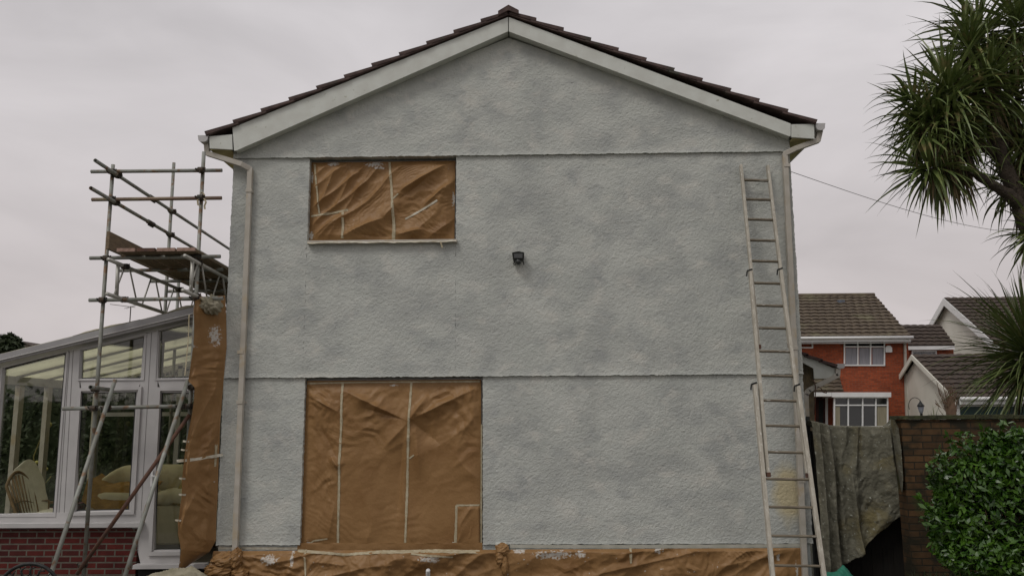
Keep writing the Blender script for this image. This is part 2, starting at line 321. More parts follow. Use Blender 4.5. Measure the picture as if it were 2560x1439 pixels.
def seg(x,y,x0,y0,x1,y1,wd):  # crease
    dx,dy=x1-x0,y1-y0; L=dx*dx+dy*dy; t=np.clip(((x-x0)*dx+(y-y0)*dy)/L,0,1)
    d=np.hypot(x-x0-t*dx,y-y0-t*dy); return np.exp(-(d/wd))*np.sin(np.pi*np.clip(t,.0,1)*.9+.15)

# ================================================================ ground
g=MB(); g.box((-300,-60,-.3),(300,500,0)); tag(g.build('ground',M_ground),kind='structure')
g=MB()
for i in range(-12,10):
    for j in range(-6,0):
        g.box((i*.9+.006,j*.9+.006,.004),(i*.9+.894,j*.9+.894,.02+.004*((i*7+j*3)%3)))
tag(g.build('patio_paving',M_pave,bevel=.004),kind='structure')

# ================================================================ the rendered gable house
XL=float(P(572,740)[0])*.5+float(P(537,1361)[0])*.5; XR=float((P(1976,411)[0]+P(2031,1358)[0])/2)
ZD=float(P(1280,1359)[2]); ZA=float(P(1210,940)[2]); ZB=float(P(1210,391)[2])
XA=float(P(1272,90)[0]); ZAP=float(P(1272,95,-.04)[2])
ZEL=float(P(585,375)[2]); ZER=float(P(1975,345)[2])
house=thing('rendered_house',((XL+XR)/2,0,0),'large two-storey house with grey-white roughcast gable wall, freshly painted','house')
def zt(x): return np.where(x<XA,ZEL+(x-XL)/(XA-XL)*(ZAP-ZEL),ZER+(XR-x)/(XR-XA)*(ZAP-ZER))
def wallpiece(mb,x0,x1,zb,ztop,Y,lip=0.,skirt=.17,step=.0135):
    nx=max(2,int(round((x1-x0)/step)+1)); zmax=float(np.max(ztop(np.linspace(x0,x1,50)))) if callable(ztop) else ztop
    nz=max(2,int(round((zmax-zb)/step)+1)); xs=np.linspace(x0,x1,nx); T=np.linspace(0,1,nz)
    X=np.repeat(xs[:,None],nz,1); top=ztop(xs)[:,None] if callable(ztop) else ztop
    Z=zb+(top-zb)*T[None,:]
    D=(fbm(X*30,Z*34,3,2)-.37)*.008+(vn(X*62,Z*66,8)-.5)*.004
    YY=Y-D-lip*np.exp(-(Z-zb)/.03)
    ed=(vn(xs*45,xs*0,4)-.5)*.012+(vn(xs*17,xs*0,9)-.5)*.008
    Z=Z+ed[:,None]*np.exp(-T[None,:]*nz/1.5)
    XX=X.copy(); zz=Z[0]; XX[0]+=(vn(zz*40,zz*0,6)-.5)*.012; XX[-1]+=(vn(zz*40,zz*0,7)-.5)*.012
    G=np.stack([XX,YY,Z],-1)
    mb.grid(G)
    for line in (G[:,0],G[:,-1],G[0,:],G[-1,:]):
        back=line.copy(); back[:,1]=Y+skirt; mb.grid(np.stack([line,back],0))
W_=lambda px,py: float(P(px,py)[0])
wx0,wx1=(W_(776,410)+W_(768,600))/2,(W_(1142,402)+W_(1139,600))/2
wz0,wz1=float(P(960,602)[2]),ZB
dx0,dx1=(W_(764,950)+W_(748,1362))/2,W_(1207,1150)
wall=MB()
wallpiece(wall,XL,XR,ZB,zt,-.045,.012)
wallpiece(wall,XL,wx0,ZA,ZB,-.022,.012); wallpiece(wall,wx1,XR,ZA,ZB,-.022,.012); wallpiece(wall,wx0,wx1,ZA,wz0,-.022,.012)
wallpiece(wall,XL,dx0,ZD,ZA,0,.012); wallpiece(wall,dx1,XR,ZD,ZA,0,.012)
wall.build('gable_wall',M_render,house,smooth=False)
b=MB(); YB=7.2
b.prism([(XL+.01,.141,0),(XR-.01,.141,0),(XR-.01,.141,ZER-.08),(XA,.141,ZAP-.1),(XL+.01,.141,ZEL-.08)],(0,YB-.141,0)); b.build('side_wall',M_render_s,house)
p=MB(); p.box((XL+.03,.02,0),(XR-.03,.2,ZD-.004)); p.build('plinth',M_render_s,house)
# bargeboards, soffits, box ends
YO=-.2
def board(px,name,m,Y=YO,th=.02,l=None):
    o=MB().slab(px,Y,th).build(name,m,house,bevel=.002)
    if l: lab(o,l)
    return o
board([(1270,43),(581,319),(585,377),(592,376),(1270,79)],'bargeboard',M_barge)
board([(1272,43),(1272,79),(1973,341),(1977,340),(1977,309)],'bargeboard',M_barge)
board([(523,341),(580,336),(581,374),(524,371)],'box_end',M_barge,YO-.004,.03)
board([(1978.5,311),(2036,310),(2036,347),(1978.5,343)],'box_end',M_barge,YO-.004,.03)
sf=MB()
for A,Bq in (((1270,79.5),(588,376.5)),((1273,79.5),(1976,340.5))):
    a=P(*A,YO+.02); c=P(*Bq,YO+.02); d=np.array([0,abs(YO),0])
    sf.prism([a,c,c+d*.92,a+d*.92],(0,0,.02))
sf.build('soffit',M_barge,house)
for A,Bq,ex in (((524,371.5),(581,374.5),XL),((1979,343.5),(2036,347.5),XR)):
    a=P(*A,YO); c=P(*Bq,YO); x0,x1=min(a[0],c[0]),max(a[0],c[0]); 
    if ex==XL: x1=XL-.003
    else: x0=XR+.003
    MB().box((x0,-.165,a[2]-.01),(x1,YB,a[2]+.01)).build('eaves_soffit',M_yellow,house)
a=P(524,341,YO); c=P(524,371,YO); MB().box((a[0]-.0,YO+.03,c[2]+.012),(a[0]+.02,YB,a[2])).build('fascia',M_barge,house)
a=P(2036,310,YO); c=P(2036,347,YO); MB().box((a[0]-.02,YO+.03,c[2]+.012),(a[0],YB,a[2])).build('fascia',M_barge,house)
# roof: courses of tiles stepping down both slopes
apx=P(1271,20,YO-.04); eL=P(513,334,YO-.04); eR=P(2042,304,YO-.04)
def roof_side(e,sgn):
    mb=MB(); a=Vector(apx); a.z-=.03; ev=Vector(e); n=11
    d=(ev-a); L=d.length; d.normalize(); nrm=Vector((0,1,0)).cross(d)*(-1 if sgn<0 else 1); 
    if nrm.z<0: nrm=-nrm
    c=L/n
    for i in range(n):
        p0=a+d*(c*i); p1=a+d*(c*(i+1)+.0); 
        top0=p0-d*.06+nrm*-.020; top1=p1+nrm*.030
        jit=random.uniform(-.003,.003)
        pts=[top0-nrm*.03,top0,top1+nrm*jit,top1-nrm*.05]
        for (y0,y1) in ((YO-.045,.25),):
            nn=[Vector((q.x,y0+random.uniform(-.006,.006)*0,q.z)) for q in pts]; mb.prism(nn,(0,y1-y0,0))
        # rest of the course with the tile rolls
        m_=24; ys=np.linspace(.25,YB+.3,m_*4+1); 
        h=np.abs(np.sin(np.arange(len(ys))*math.pi/4))*.03
        G=np.zeros((len(ys),2,3))
        for k,(q) in enumerate((top0,top1)):
            G[:,k,0]=q.x+nrm.x*h; G[:,k,1]=ys; G[:,k,2]=q.z+nrm.z*h
        mb.grid(G); G2=G[:,1:2].copy(); G2=np.concatenate([G[:,1:2],G[:,1:2]-np.array([nrm.x,0,nrm.z])*.034],1); mb.grid(G2)
    # undercloak / underside
    q0=a-nrm*.055; q1=ev-nrm*.035; mb.prism([Vector((q.x,YO-.035,q.z)) for q in (q0,q0+nrm*.03,q1+nrm*.03,q1)],(0,YB+.5,0))
    return mb.build('roof_slope',M_tile,house)
roof_side(eL,-1); roof_side(eR,1)
rt=MB(); l,r_,t_=P(1245,27,YO-.07),P(1297,25,YO-.07),P(1271,11.5,YO-.07); l2,r2=P(1245,39,YO-.07),P(1297,36,YO-.07)
y=YO-.07
inner=Vector(P(1271,26,YO-.07))
for k in range(17):
    y0=y+k*.45
    dz=.006*(k%2)
    pts=[Vector((q[0],y0,q[2]+dz)) for q in (l2,l,t_,r_,r2,inner)]
    rt.prism(pts,(0,.452-.004,0))
rt.build('ridge_tile',M_tile,house,bevel=.006)
# gutters
def gutter(x0,x1,z1,z0,m=M_pipe,yA=YO-.02,yB=YB,flip=1,parent=house,name='gutter'):
    mb=MB(); n=8; prof=[]
    cx=(x0+x1)/2; rx=(x1-x0)/2; h=z1-z0
    for i in range(n+1):
        a=math.pi*i/n; prof.append((cx+rx*math.copysign(abs(math.cos(a))**.62,math.cos(a)),z1-h*abs(math.sin(a))**.6))
    prof2=[(cx+(px_-cx)*.9,z1-(z1-pz)*.9) for px_,pz in prof][::-1]
    mb.prism([(x,yA,z) for x,z in prof+prof2],(0,yB-yA,0))
    mb.prism([(x,yA-.006,z) for x,z in prof],(0,.01,0)); mb.box((x0-.006,yA,z1-.014),(x0+.008,yB,z1)); mb.box((x1-.008,yA,z1-.014),(x1+.006,yB,z1))
    return mb.build(name,m,parent,smooth=False)
a=P(497,340,YO); c=P(521,356,YO); gutter(a[0],c[0],a[2],c[2],M_upvc)
a=P(2038,310,YO); c=P(2062,327,YO); gutter(a[0],c[0],a[2],c[2],M_upvc)
# downpipes (square section)
def sqpipe(pts,w,parent,name,m):
    mb=MB()
    for i in range(len(pts)-1):
        a=Vector(pts[i]); b_=Vector(pts[i+1]); d=(b_-a).normalized(); up=(0,1,0)
        mb.beam(a-d*(.012 if i else 0),b_+d*.012,w,w,up)
    o=mb.build(name,m,parent,bevel=.005); return o
yp=-.075
def pipeline(pxs,Ys,w,brk,top):
    pts=[P(a,b_,Y) for (a,b_),Y in zip(pxs,Ys)]
    o=sqpipe(pts,w,house,'downpipe',M_pipe)
    for (bx,bz) in brk:
        q=P(bx,bz,Ys[-1]); col=MB(); col.box((q[0]-w*.62,Ys[-1]-w*.62,q[2]-.022),(q[0]+w*.62,Ys[-1]+w*.62+.02,q[2]+.022)); col.box((q[0]-w*.95,-.005,q[2]-.012),(q[0]+w*.95,.012,q[2]+.012)); col.build('pipe_bracket',M_pipe,o,bevel=.003)
    return o
pipeline([(517,355),(519,384),(604,411),(626,423),(588,1372)],[-.12,-.12,-.13,yp,yp],.066,[(624,478),(603,880),(601,1005)],0)
pipeline([(2050,327),(2044,352),(1988,372),(1962,385),(2013,1446)],[-.12,-.12,-.13,yp,yp],.066,[(1966,415),(1985,870),(2003,1200)],0)
# window sill
s=MB(); a=P(769,601,-.06); c=P(1143,596,-.06); s.box((a[0],-.085,a[2]-.05),(c[0],.1,a[2]-.006)); s.build('window_sill',M_pipe,house,bevel=.006)
# recessed window frames behind the paper
fr=MB()
fr.box((wx0+.0,.125,wz0),(wx1,.14,wz1)); fr.build('window',M_upvc,house)
fr=MB(); fr.box((dx0,.125,ZD-.1),(dx1,.14,ZA)); fr.build('patio_door',M_upvc,house)
# overflow box on the lower edge
q=P(1253,1357); o=MB().box((q[0]-.07,-.06,q[2]-.10),(q[0]+.07,.05,q[2]+.012)); o.build('air_vent',M_barge,house,bevel=.006)
# side extension, seen past the right corner
YX=3.0
ex=MB().slab([(1985,905),(2034,905),(2038,1110),(1985,1110)],YX+.25,3.5); ex.build('porch_wall',M_stone,house)
ex=MB().slab([(1985,880),(2005,883),(2086,921),(2088,945),(2036,946),(2034,920),(2006,905),(1985,905)],YX,.03); ex.build('porch_bargeboard',M_barge,house)
ex=MB()
A=P(1985,872,YX-.06); Bq=P(2094,912,YX-.06); d=Vector(Bq)-Vector(A); L=d.length; d.normalize(); nn=Vector((-d.z,0,d.x)); nn=nn if nn.z>0 else -nn
for i in range(3):
    p0=Vector(A)+d*(L/3*i-.04)-nn*.01; p1=Vector(A)+d*(L/3*(i+1))+nn*.012; ex.prism([p0-nn*.04,p0,p1,p1-nn*.045],(0,3,0))
ex.build('porch_roof',M_tile,house)
a=P(2088,909,YX); c=P(2110,921,YX); gutter(a[0],c[0],a[2],c[2],M_upvc,YX-.05,YX+3,name='porch_gutter')
sqpipe([P(2094,921,YX),P(2093,938,YX),P(2022,975,YX),P(2014,985,YX),P(2020,1120,YX)],.075,house,'porch_downpipe',M_pipe)
cb=MB(); cb.tube([P(x,y_,YX-.05) for x,y_ in ((2030,948),(2036,955),(2039,968),(2038,990),(2036,1035))],.008,6); cb.tube([P(x,y_,YX-.05) for x,y_ in ((2044,966),(2052,969),(2058,980),(2066,982),(2067,975),(2062,974))],.008,6)
cb.build('cable',M_rust,house,smooth=True)

# security light
q=Vector(P(1296,645,-.03)); L=thing('security_light',q,'small black floodlight with sensor fixed high on the gable wall','light')
h=MB(); x,z=q.x,q.z
h.prism([(x-.078,-.17,z+.05),(x-.078,-.05,z+.07),(x+.072,-.05,z+.07),(x+.074,-.17,z+.052)],(0,0,-.02))
h.prism([(x-.08,-.19,z+.045),(x,-.20,z+.06),(x+.078,-.19,z+.045),(x+.07,-.16,z-.045),(x-.07,-.16,z-.045)],(0,.13,0)); h.build('lamp_housing',M_blackplastic,L,bevel=.006)
h=MB().box((x-.055,-.192,z-.03),(x+.055,-.185,z+.028)); h.build('lamp_glass',M_darkglass,L)
h=MB().tube([(x,-.14,z-.045),(x,-.14,z-.085),(x,-.13,z-.10)],[.045,.036,.022],12); h.build('motion_sensor',M_blackplastic,L,smooth=True)
h=MB().box((x-.03,-.06,z-.05),(x+.03,-.02,z+.03)); h.tube([(x-.05,-.06,z-.05),(x-.065,-.07,z-.09),(x-.045,-.08,z-.10),(x-.035,-.08,z-.07)],.006,6); h.tube([(x+.06,-.06,z-.05),(x+.072,-.08,z-.08),(x+.068,-.07,z-.10)],.006,6); h.build('bracket',M_black,L)

# ================================================================ masking paper
def sheet(mb,TL,TR,BR,BL,Y,fn,nu=170,nv=130,edge=0.,eseed=1):
    """paper sheet between four outline corners, folds given by fn(x,z)->metres towards the viewer"""
    c=[P(*q,Y) for q in (TL,TR,BR,BL)]
    u=np.linspace(0,1,nu)[:,None,None]; v=np.linspace(0,1,nv)[None,:,None]
    G=(c[0]*(1-u)+c[1]*u)*(1-v)+(c[3]*(1-u)+c[2]*u)*v
    if edge:
        e_=(fbm(np.linspace(0,14,nv),np.zeros(nv),eseed,3)-.45)*edge
        G[0,:,0]+=e_; G[1,:,0]+=e_*.5
        e_=(fbm(np.linspace(0,18,nu),np.zeros(nu),eseed+3,3)-.45)*edge; G[:,-1,2]+=e_; G[:,-2,2]+=e_*.5
    D=fn(G[...,0],G[...,2]); 
    U=np.linspace(0,1,nu)[:,None]; V=np.linspace(0,1,nv)[None,:]
    pin=np.minimum(1,np.minimum(np.minimum(U,1-U)*18,np.minimum(V,1-V)*14)); pin=.15+.85*pin
    G[...,1]-=D*pin
    mb.grid(G)
    def at(x,z,off=.004): # surface point
        i=np.argmin((G[...,0]-x)**2+(G[...,2]-z)**2); p=G.reshape(-1,3)[i]; return Vector((x,p[1]-off,z))
    return at
def tape(par,at,Y,pts,w=.026,m=None,n=None,name='tape_strip'):
    mb=MB(); W=[P(a,b_,Y) for a,b_ in pts]; out=[]
    for i in range(len(W)-1):
        k=max(2,int(np.linalg.norm(W[i+1]-W[i])/.035)); 
        for j in range(k+(i==len(W)-2)): out.append(W[i]+(W[i+1]-W[i])*j/k)
    G=np.zeros((len(out),3,3))
    for i,p in enumerate(out):
        d=out[min(i+1,len(out)-1)]-out[max(i-1,0)]; nrm=np.array([-d[2],0,d[0]]); nrm/=np.linalg.norm(nrm)+1e-9
        ww=w/2*(.78+.34*random.random())
        for j,k in enumerate((-1,0,1)):
            q=p+nrm*ww*k; s_=at(q[0],q[2]); G[i,j]=(s_.x,s_.y,s_.z)
    for k in range(2): G[1:-1,:,1]=np.minimum(G[1:-1,:,1],(G[:-2,:,1]+G[2:,:,1])/2)
    mb.grid(G); B=G.copy(); B[...,1]+=.0015; mb.grid(B)
    return mb.build(name,m or M_tape,par)
# upper window
def crisp(x,z,seed,ang=0.,k=1.):   # patches of crisp facets, as in crumpled paper
    r=0; x=np.asarray(x,float); z=np.asarray(z,float)
    for i,(sc,am) in enumerate(((3.3,.5),(6.3,.32),(12.,.2))):
        a=ang+i*1.1+2.*fbm(x*.9,z*.9,seed+40+i,2); c,s_=np.cos(a),np.sin(a); u=(x*c+z*s_)*sc*k+3.4*fbm(x*2.7,z*2.7,seed+i,3); v=(-x*s_+z*c)*sc*.6*k+3.4*fbm(x*2.9+5,z*2.9,seed+i+3,3)
        mk=np.clip(fbm(x*2.3*(1+.4*i),z*2.3*(1+.4*i),seed+60+i,2)*3.2-.75,0,1)
        r=r+am*mk*(np.abs((u%1)*2-1)*.6+np.abs((v%1)*2-1)*.4-.5)/sc*4.
    return r
def f_up(x,z):
    a=lambda px,py: P(px,py,.06)[[0,2]]
    r=ridge(x,z,R(42),1.6,.19,3)*.026+ridge(x,z,R(58),1.2,.27,12)*.026+crisp(x,z,4,R(50))*.024+crisp(x,z,14,R(48),2.2)*.012
    for (p0,p1,w_,am) in (((995,485),(1120,410),.05,.06),((1060,515),(1135,455),.05,.05),((860,590),(960,548),.05,.055),((960,548),(985,520),.04,.03),((870,585),(980,592),.05,-.04),((990,590),(1060,575),.05,.05),((1000,500),(1090,430),.04,-.03),((800,520),(845,415),.06,.04),((835,530),(890,420),.06,.035),((785,590),(850,540),.04,.04)):
        q0,q1=a(*p0),a(*p1); r=r+am*seg(x,z,q0[0],q0[1],q1[0],q1[1],w_)
    return np.maximum(r*1.6,-.03)
mu=thing('masking_paper',P(960,602,.05),'crumpled brown masking paper taped over the small upper window','masking paper','brown masking paper on the house')
mb=MB(); at=sheet(mb,(779,407),(1139,402),(1136,600),(773,603),.075,f_up,300,190)
mb.build('paper_sheet',paper('kraft_paper_upper',[(835,412,.07,.06,.03),(938,412,.07,.11,.035),(948,421,.07,.06,.02),(782,445,.07,.02,.06),(779,590,.07,.03,.05),(1134,500,.07,.02,.09)]),mu,smooth=True)
tape(mu,at,.075,[(788,412),(794,470),(800,535)]); tape(mu,at,.075,[(778,541),(810,538),(850,530),(872,527)],.03)
tape(mu,at,.075,[(859,532),(859,568),(857,597)],.034); tape(mu,at,.075,[(974,406),(980,470),(984,530),(985,560)],.032); tape(mu,at,.075,[(985,545),(986,575),(984,601)],.046)
tape(mu,at,.075,[(982,502),(998,488)],.02); tape(mu,at,.075,[(1014,549),(1050,530),(1095,505)],.026,M_tape2)
# rolled tape and paper edge on the sill
sm=MB(); xs=np.linspace(P(771,600,-.05)[0],P(1141,596,-.05)[0],150); G=np.zeros((150,7,3))
for j in range(7):
    t=j/6; G[:,j,0]=xs; G[:,j,1]=.07-.17*t+ (vn(xs*9,xs*0+j,3)-.5)*.014; G[:,j,2]=ZB*0+float(P(960,603,-.05)[2])+.022+(fbm(xs*7,xs*0+j*.8,5,3)-.45)*.035-.014*t-(t>.9)*.035
sm.grid(G); o=sm.build('tape_roll',M_tape2,mu)
tape(mu,lambda x,z,off=0: Vector((x,-.10,z)),-.1,[(1101,604),(1106,619)],.02)
# lower patio opening
def f_dn(x,z):
    a=lambda px,py: P(px,py,.06)[[0,2]]
    up_=np.clip((z-1.5)/.7,0,1)
    r=ridge(x,z,R(90),4.,.6,21)*.035+(fbm(x*1.4,z*1.1,2,2)-.4)*.05+crisp(x,z,9,R(25))*.05*(.25+up_)+crisp(x,z,39,R(70),2.)*.014*up_+ridge(x,z,R(30),.9,.30,33)*.03*up_+crisp(x,z,19,R(80),1.5)*.032*np.clip((float(P(850,1000)[0])-x)/.1,0,1)
    for (p0,p1,w_,am) in (((860,975),(1020,1052),.07,.07),((1025,1050),(1070,985),.05,.05),((1025,1050),(1190,970),.07,.07),((1025,1050),(1100,1110),.08,-.04),((1020,1056),(960,1120),.09,.05),((770,985),(850,1030),.06,.05),((1010,1080),(990,1300),.09,-.05),((1040,1060),(1050,1200),.10,.035),((830,1140),(850,1170),.05,.05),((800,1060),(850,1160),.06,-.03),((820,1350),(840,1250),.06,.03),((915,1020),(1015,1050),.03,-.03)):
        q0,q1=a(*p0),a(*p1); r=r+am*seg(x,z,q0[0],q0[1],q1[0],q1[1],w_)
    return np.maximum(r*1.35,-.03)
md=thing('masking_paper',P(980,1370,.05),'three tall taped panels of brown masking paper covering the patio door opening','masking paper','brown masking paper on the house')
mb=MB(); at=sheet(mb,(768,951),(1203,948),(1203,1372),(748,1374),.07,f_dn,230,230)
mb.build('paper_sheet',paper('kraft_paper_lower',[(985,963,.07,.05,.012),(770,1360,.07,.03,.05)],.79),md,smooth=True)
tape(md,at,.07,[(858,955),(856,1060),(851,1150),(848,1260),(845,1372)],.03); tape(md,at,.07,[(1029,955),(1024,1050),(1019,1180),(1016,1300),(1012,1374)],.03)
tape(md,at,.07,[(1024,1145),(1036,1136)],.02)
tape(md,at,.07,[(1143,1262),(1139,1362)],.042); tape(md,at,.07,[(1141,1262),(1199,1261)],.022); tape(md,at,.07,[(1130,1358),(1160,1366),(1198,1368)],.05,M_tape2); tape(md,at,.07,[(1204,1060),(1203,1370)],.022)
tape(md,at,.07,[(770,958),(900,955),(1060,954),(1200,953)],.02)
tape(md,at,.07,[(768,1364),(785,1350),(820,1345)],.018,M_tape)
pm=MB(); sheet(pm,(744,1356),(1206,1355),(1206,1384),(742,1386),.008,lambda x,z: (fbm(x*6,z*6,8,3)-.45)*.03,160,14); pm.build('paper_sheet',paper('kraft_paper_plinth2'),md,smooth=True)
pm=MB(); at2=sheet(pm,(1144,1265),(1198,1264),(1199,1364),(1142,1364),.045,lambda x,z: ridge(x,z,R(52),.6,.12,5)*.03,50,60); o=pm.build('paper_patch',paper('kraft_paper_patch'),md,smooth=True)
lab(o,'redder crumpled paper patch in the lower right corner')
# plinth masking
def f_pl(x,z):
    fa=(z<float(P(1000,1395)[2]))
    r=ridge(x,z,R(12),1.1,.16,8)*.05+(fbm(x*2,z*3,6,2)-.45)*.08+crisp(x,z,13,R(20))*.06+crisp(x,z,17,R(60),2.)*.03+ridge(x,z,R(35),.7,.2,18)*.03
    left=np.clip((float(P(1250,1400)[0])-x)/.6,0,1); r=r+left*(ridge(x,z,R(-25),.6,.25,15)*.08+(fbm(x*7,z*7,9,3)-.45)*.08)
    return r
mpz=thing('masking_paper',P(1280,1440,-.02),'long low strip of torn brown masking paper along the foot of the wall','masking paper','brown masking paper on the house')
mb=MB(); c0=P(543,1376,-.03); at=sheet(mb,(534,1376),(2006,1368),(2009,1452),(522,1466),-.04,f_pl,700,60)
G=None
mb.build('paper_sheet',paper('kraft_paper_plinth',[(680,1395,-.03,.10,.05),(1385,1384,-.03,.22,.045),(1075,1393,-.03,.12,.04),(1300,1370,-.03,.07,.05),(1450,1382,-.03,.06,.04),(1645,1372,-.03,.05,.04),(735,1390,-.03,.02,.09),(560,1400,-.03,.03,.07),(1943,1390,-.03,.02,.05),(1990,1420,-.03,.015,.08)],.70),mpz,smooth=True)
ft=lambda x,z,off=.0: Vector((x,at(x,z).y-.004 if z<ZD-.06 else -.028,z))
tape(mpz,lambda x,z,off=0: Vector((x,.012,z)),.0,[(545,1369),(745,1370)],.035,M_tape2)
tape(mpz,at,-.04,[(745,1374),(860,1384),(950,1377),(1100,1374),(1200,1376)],.03,M_tape); tape(mpz,at,-.04,[(1030,1380),(1080,1384),(1135,1388)],.022)
tape(mpz,lambda x,z,off=0: Vector((x,-.034,z)),-.03,[(1275,1364),(1500,1365),(1800,1364),(2004,1362)],.045,mat('grey_painted_tape',(.36,.36,.30),(.44,.43,.37),scale=6))
tape(mpz,at,-.04,[(1575,1368),(1576,1405)],.03); tape(mpz,at,-.04,[(766,1372),(767,1400),(770,1442)],.022)
# crumpled paper round the vent and round the pipe foot
cr=MB(); q=P(1256,1380,-.09)
for k,(px_,py_,w_,h_) in enumerate(((1256,1372,.08,.07),(1250,1392,.05,.09),(1262,1412,.045,.12))):
    q=P(px_,py_,-.09); sd_=k*7+1
    cr.ell(q,(w_,.06,h_),15,12,lambda d: .62+.7*float(crisp(np.array(d[0]*.5+d[1]*.3),np.array(d[2]*.5),sd_)+.45)+random.uniform(0,.22))
cr.build('paper_bunch',paper('kraft_paper_vent'),mpz)
cr=MB()
for k,(px_,py_,w_,h_) in enumerate(((565,1400,.16,.10),(592,1395,.07,.12),(548,1425,.18,.10),(600,1432,.10,.08))):
    q=P(px_,py_,-.14); sd_=k*5+3
    cr.ell(q,(w_,.11,h_),22,16,lambda d: .62+.7*float(crisp(np.array(d[0]*.5+d[1]*.3),np.array(d[2]*.5),sd_)+.45)+random.uniform(0,.2))
cr.build('paper_bunch',paper('kraft_paper_pipefoot',[],.68),mpz)
# tall strip beside the conservatory
LE=[(487,752),(484,865),(473,950),(488,968),(484,1003),(470,1090),(461,1158),(456,1235),(449,1293),(447,1330),(454,1372),(444,1436)]
RE=[(563,738),(566,790),(567,865),(560,945),(555,1005),(551,1060),(548,1140),(545,1235),(541,1300),(540,1350),(524,1378),(486,1402)]
ms=thing('masking_paper',P(490,1405,-.1),'tall narrow curtain of brown masking paper between conservatory and downpipe','masking paper','brown masking paper on the house')
mb=MB(); nv=330; nu=80
pa=np.array(LE,float); pb=np.array(RE,float); tt=np.linspace(0,1,len(LE)); tv=np.linspace(0,1,nv)
la=np.stack([np.interp(tv,tt,pa[:,i]) for i in (0,1)],1); lb=np.stack([np.interp(tv,tt,pb[:,i]) for i in (0,1)],1)
Gp=np.zeros((nu,nv,3))
for j in range(nv):
    for i in range(nu):
        u=i/(nu-1); q=la[j]*(1-u)+lb[j]*u; Gp[i,j]=P(q[0],q[1],-.40*(1-u)**1.3-.035)
rr=ridge(Gp[...,0],Gp[...,2],R(75),1.2,.18,4)*.07+(fbm(Gp[...,0]*3,Gp[...,2]*2,3,2)-.45)*.10+ridge(Gp[...,0],Gp[...,2],R(25),.5,.3,14)*.06+crisp(Gp[...,0],Gp[...,2],23,R(60))*.11+crisp(Gp[...,0],Gp[...,2],27,R(20),1.8)*.05
Gp[...,1]-=rr*np.clip(np.linspace(0,1,nu)*5,.3,1)[:,None]*np.clip((1-np.linspace(0,1,nu))*5,.1,1)[:,None]
Gp[0,:,0]+=(fbm(np.linspace(0,25,nv),np.zeros(nv),3,3)-.45)*.03
mb.grid(Gp); mb.build('paper_sheet',paper('kraft_paper_strip',[(545,840,-.05,.05,.12),(485,867,-.3,.06,.02)]),ms,smooth=True)
def ats(x,z,off=.004): i=np.argmin((Gp[...,0]-x)**2+(Gp[...,2]-z)**2); p_=Gp.reshape(-1,3)[i]; return Vector((x,p_[1]-off,z))
tape(ms,ats,-.2,[(464,1149),(500,1146),(520,1142),(546,1137)],.035,M_tape2)
for (a_,b_) in ((1101,474),(1122,470),(1192,466),(1232,464),(1295,456)): tape(ms,ats,-.3,[(b_-4,a_),(b_+9,a_+2)],.022,M_tape2,name='tape_tab')
tape(ms,ats,-.05,[(543,1110),(541,1165)],.018); tape(ms,ats,-.3,[(485,790),(481,865),(475,940)],.014,M_tape)
# cloth bundle at the top of the strip
bd=MB(); q=P(527,762,-.28); 
bd.ell(q,(.14,.12,.12),44,30,lambda d: .62+.8*float(fbm(d[0]*3.2+5,d[2]*4+d[1]*2,31,4))+.12*math.sin(d[0]*16+d[2]*7))
o=bd.build('dust_cloth',M_dust2,smooth=True); tag(o,'small bunched greenish dust cloth stuffed under the lowest platform tube','dust cloth')

# ================================================================ extension ladder
LD=thing('timber_ladder',(float(P(1990,1439,-1.3)[0]),-1.35,0),'long worn timber extension ladder leaning on the right end of the gable wall','ladder')
zt_=float(P(1887,415,-.08)[2]); 
def LP(px,py,off=0.):   # point on the ladder's leaning plane; off = towards the viewer
    d=RM@np.array([px-1280,719.5-py,-F]); # plane: Y = -0.09 -1.25*(1 - z/zt_) - off
    k=1.25/zt_; # Y - k z = -1.34-off
    t=(-1.34-off-CAM[1]+k*CAM[2])/(d[1]-k*d[2]); return Vector(CAM+t*d)
secs=[ # stile px ends, offset, stile width, rungs y
 (((1852,413),(1896,866)),((1919,415),(1974,862)),.0,.036,[450,498,548,600,652,707,763,819]),
 (((1875,675),(1919,1184)),((1951,672),(2019,1186)),.05,.040,[877,938,1000,1063,1129]),
 (((1886,958),(1933,1455)),((1994,962),(2062,1455)),.10,.046,[1196,1266,1338,1412])]
for si,(Ls,Rs,off,w_,rg) in enumerate(secs):
    st=[]
    for (A,B_) in (Ls,Rs):
        mb=MB(); a=LP(*A,off); b_=LP(*B_,off)
        if si==2: b_=a+(b_-a)*((a.z-.0)/(a.z-b_.z))
        k=14; pts=[a+(b_-a)*i/k for i in range(k+1)]
        mb.beam(a,b_,w_,.062,(0,1,.2)); st.append(mb.build('stile',M_timber,LD,bevel=.006))
    mb=MB()
    for yy in rg:
        def xat(S_,y): (x0,y0),(x1,y1)=S_; return x0+(x1-x0)*(y-y0)/(y1-y0)
        a=LP(xat(Ls,yy),yy,off-.005); b_=LP(xat(Rs,yy),yy+2,off-.005); n_=9
        r_o=MB(); r_o.beam(a,b_,.040,.026,(0,.3,1)); r_o.build('rung',M_rung,LD,bevel=.009)
    if si:
        for (A,B_) in (Ls,Rs):
            c=LP(*A,off+.03); mb=MB(); mb.beam(c+Vector((-.035,0,-.01)),c+Vector((.03,0,.012)),.01,.02); mb.beam(c+Vector((-.035,0,-.01)),c+Vector((-.045,0,-.075)),.02,.014); mb.build('hook',M_black,LD)
    if si<2:
        for (A,B_) in (Ls,Rs):
            c=LP(*B_,off+.01); mb=MB(); mb.beam(c+Vector((0,-.02,-.03)),c+Vector((0,-.02,.02)),w_+.006,.06,(0,1,0)); mb.build('stile_foot',M_rust,LD)

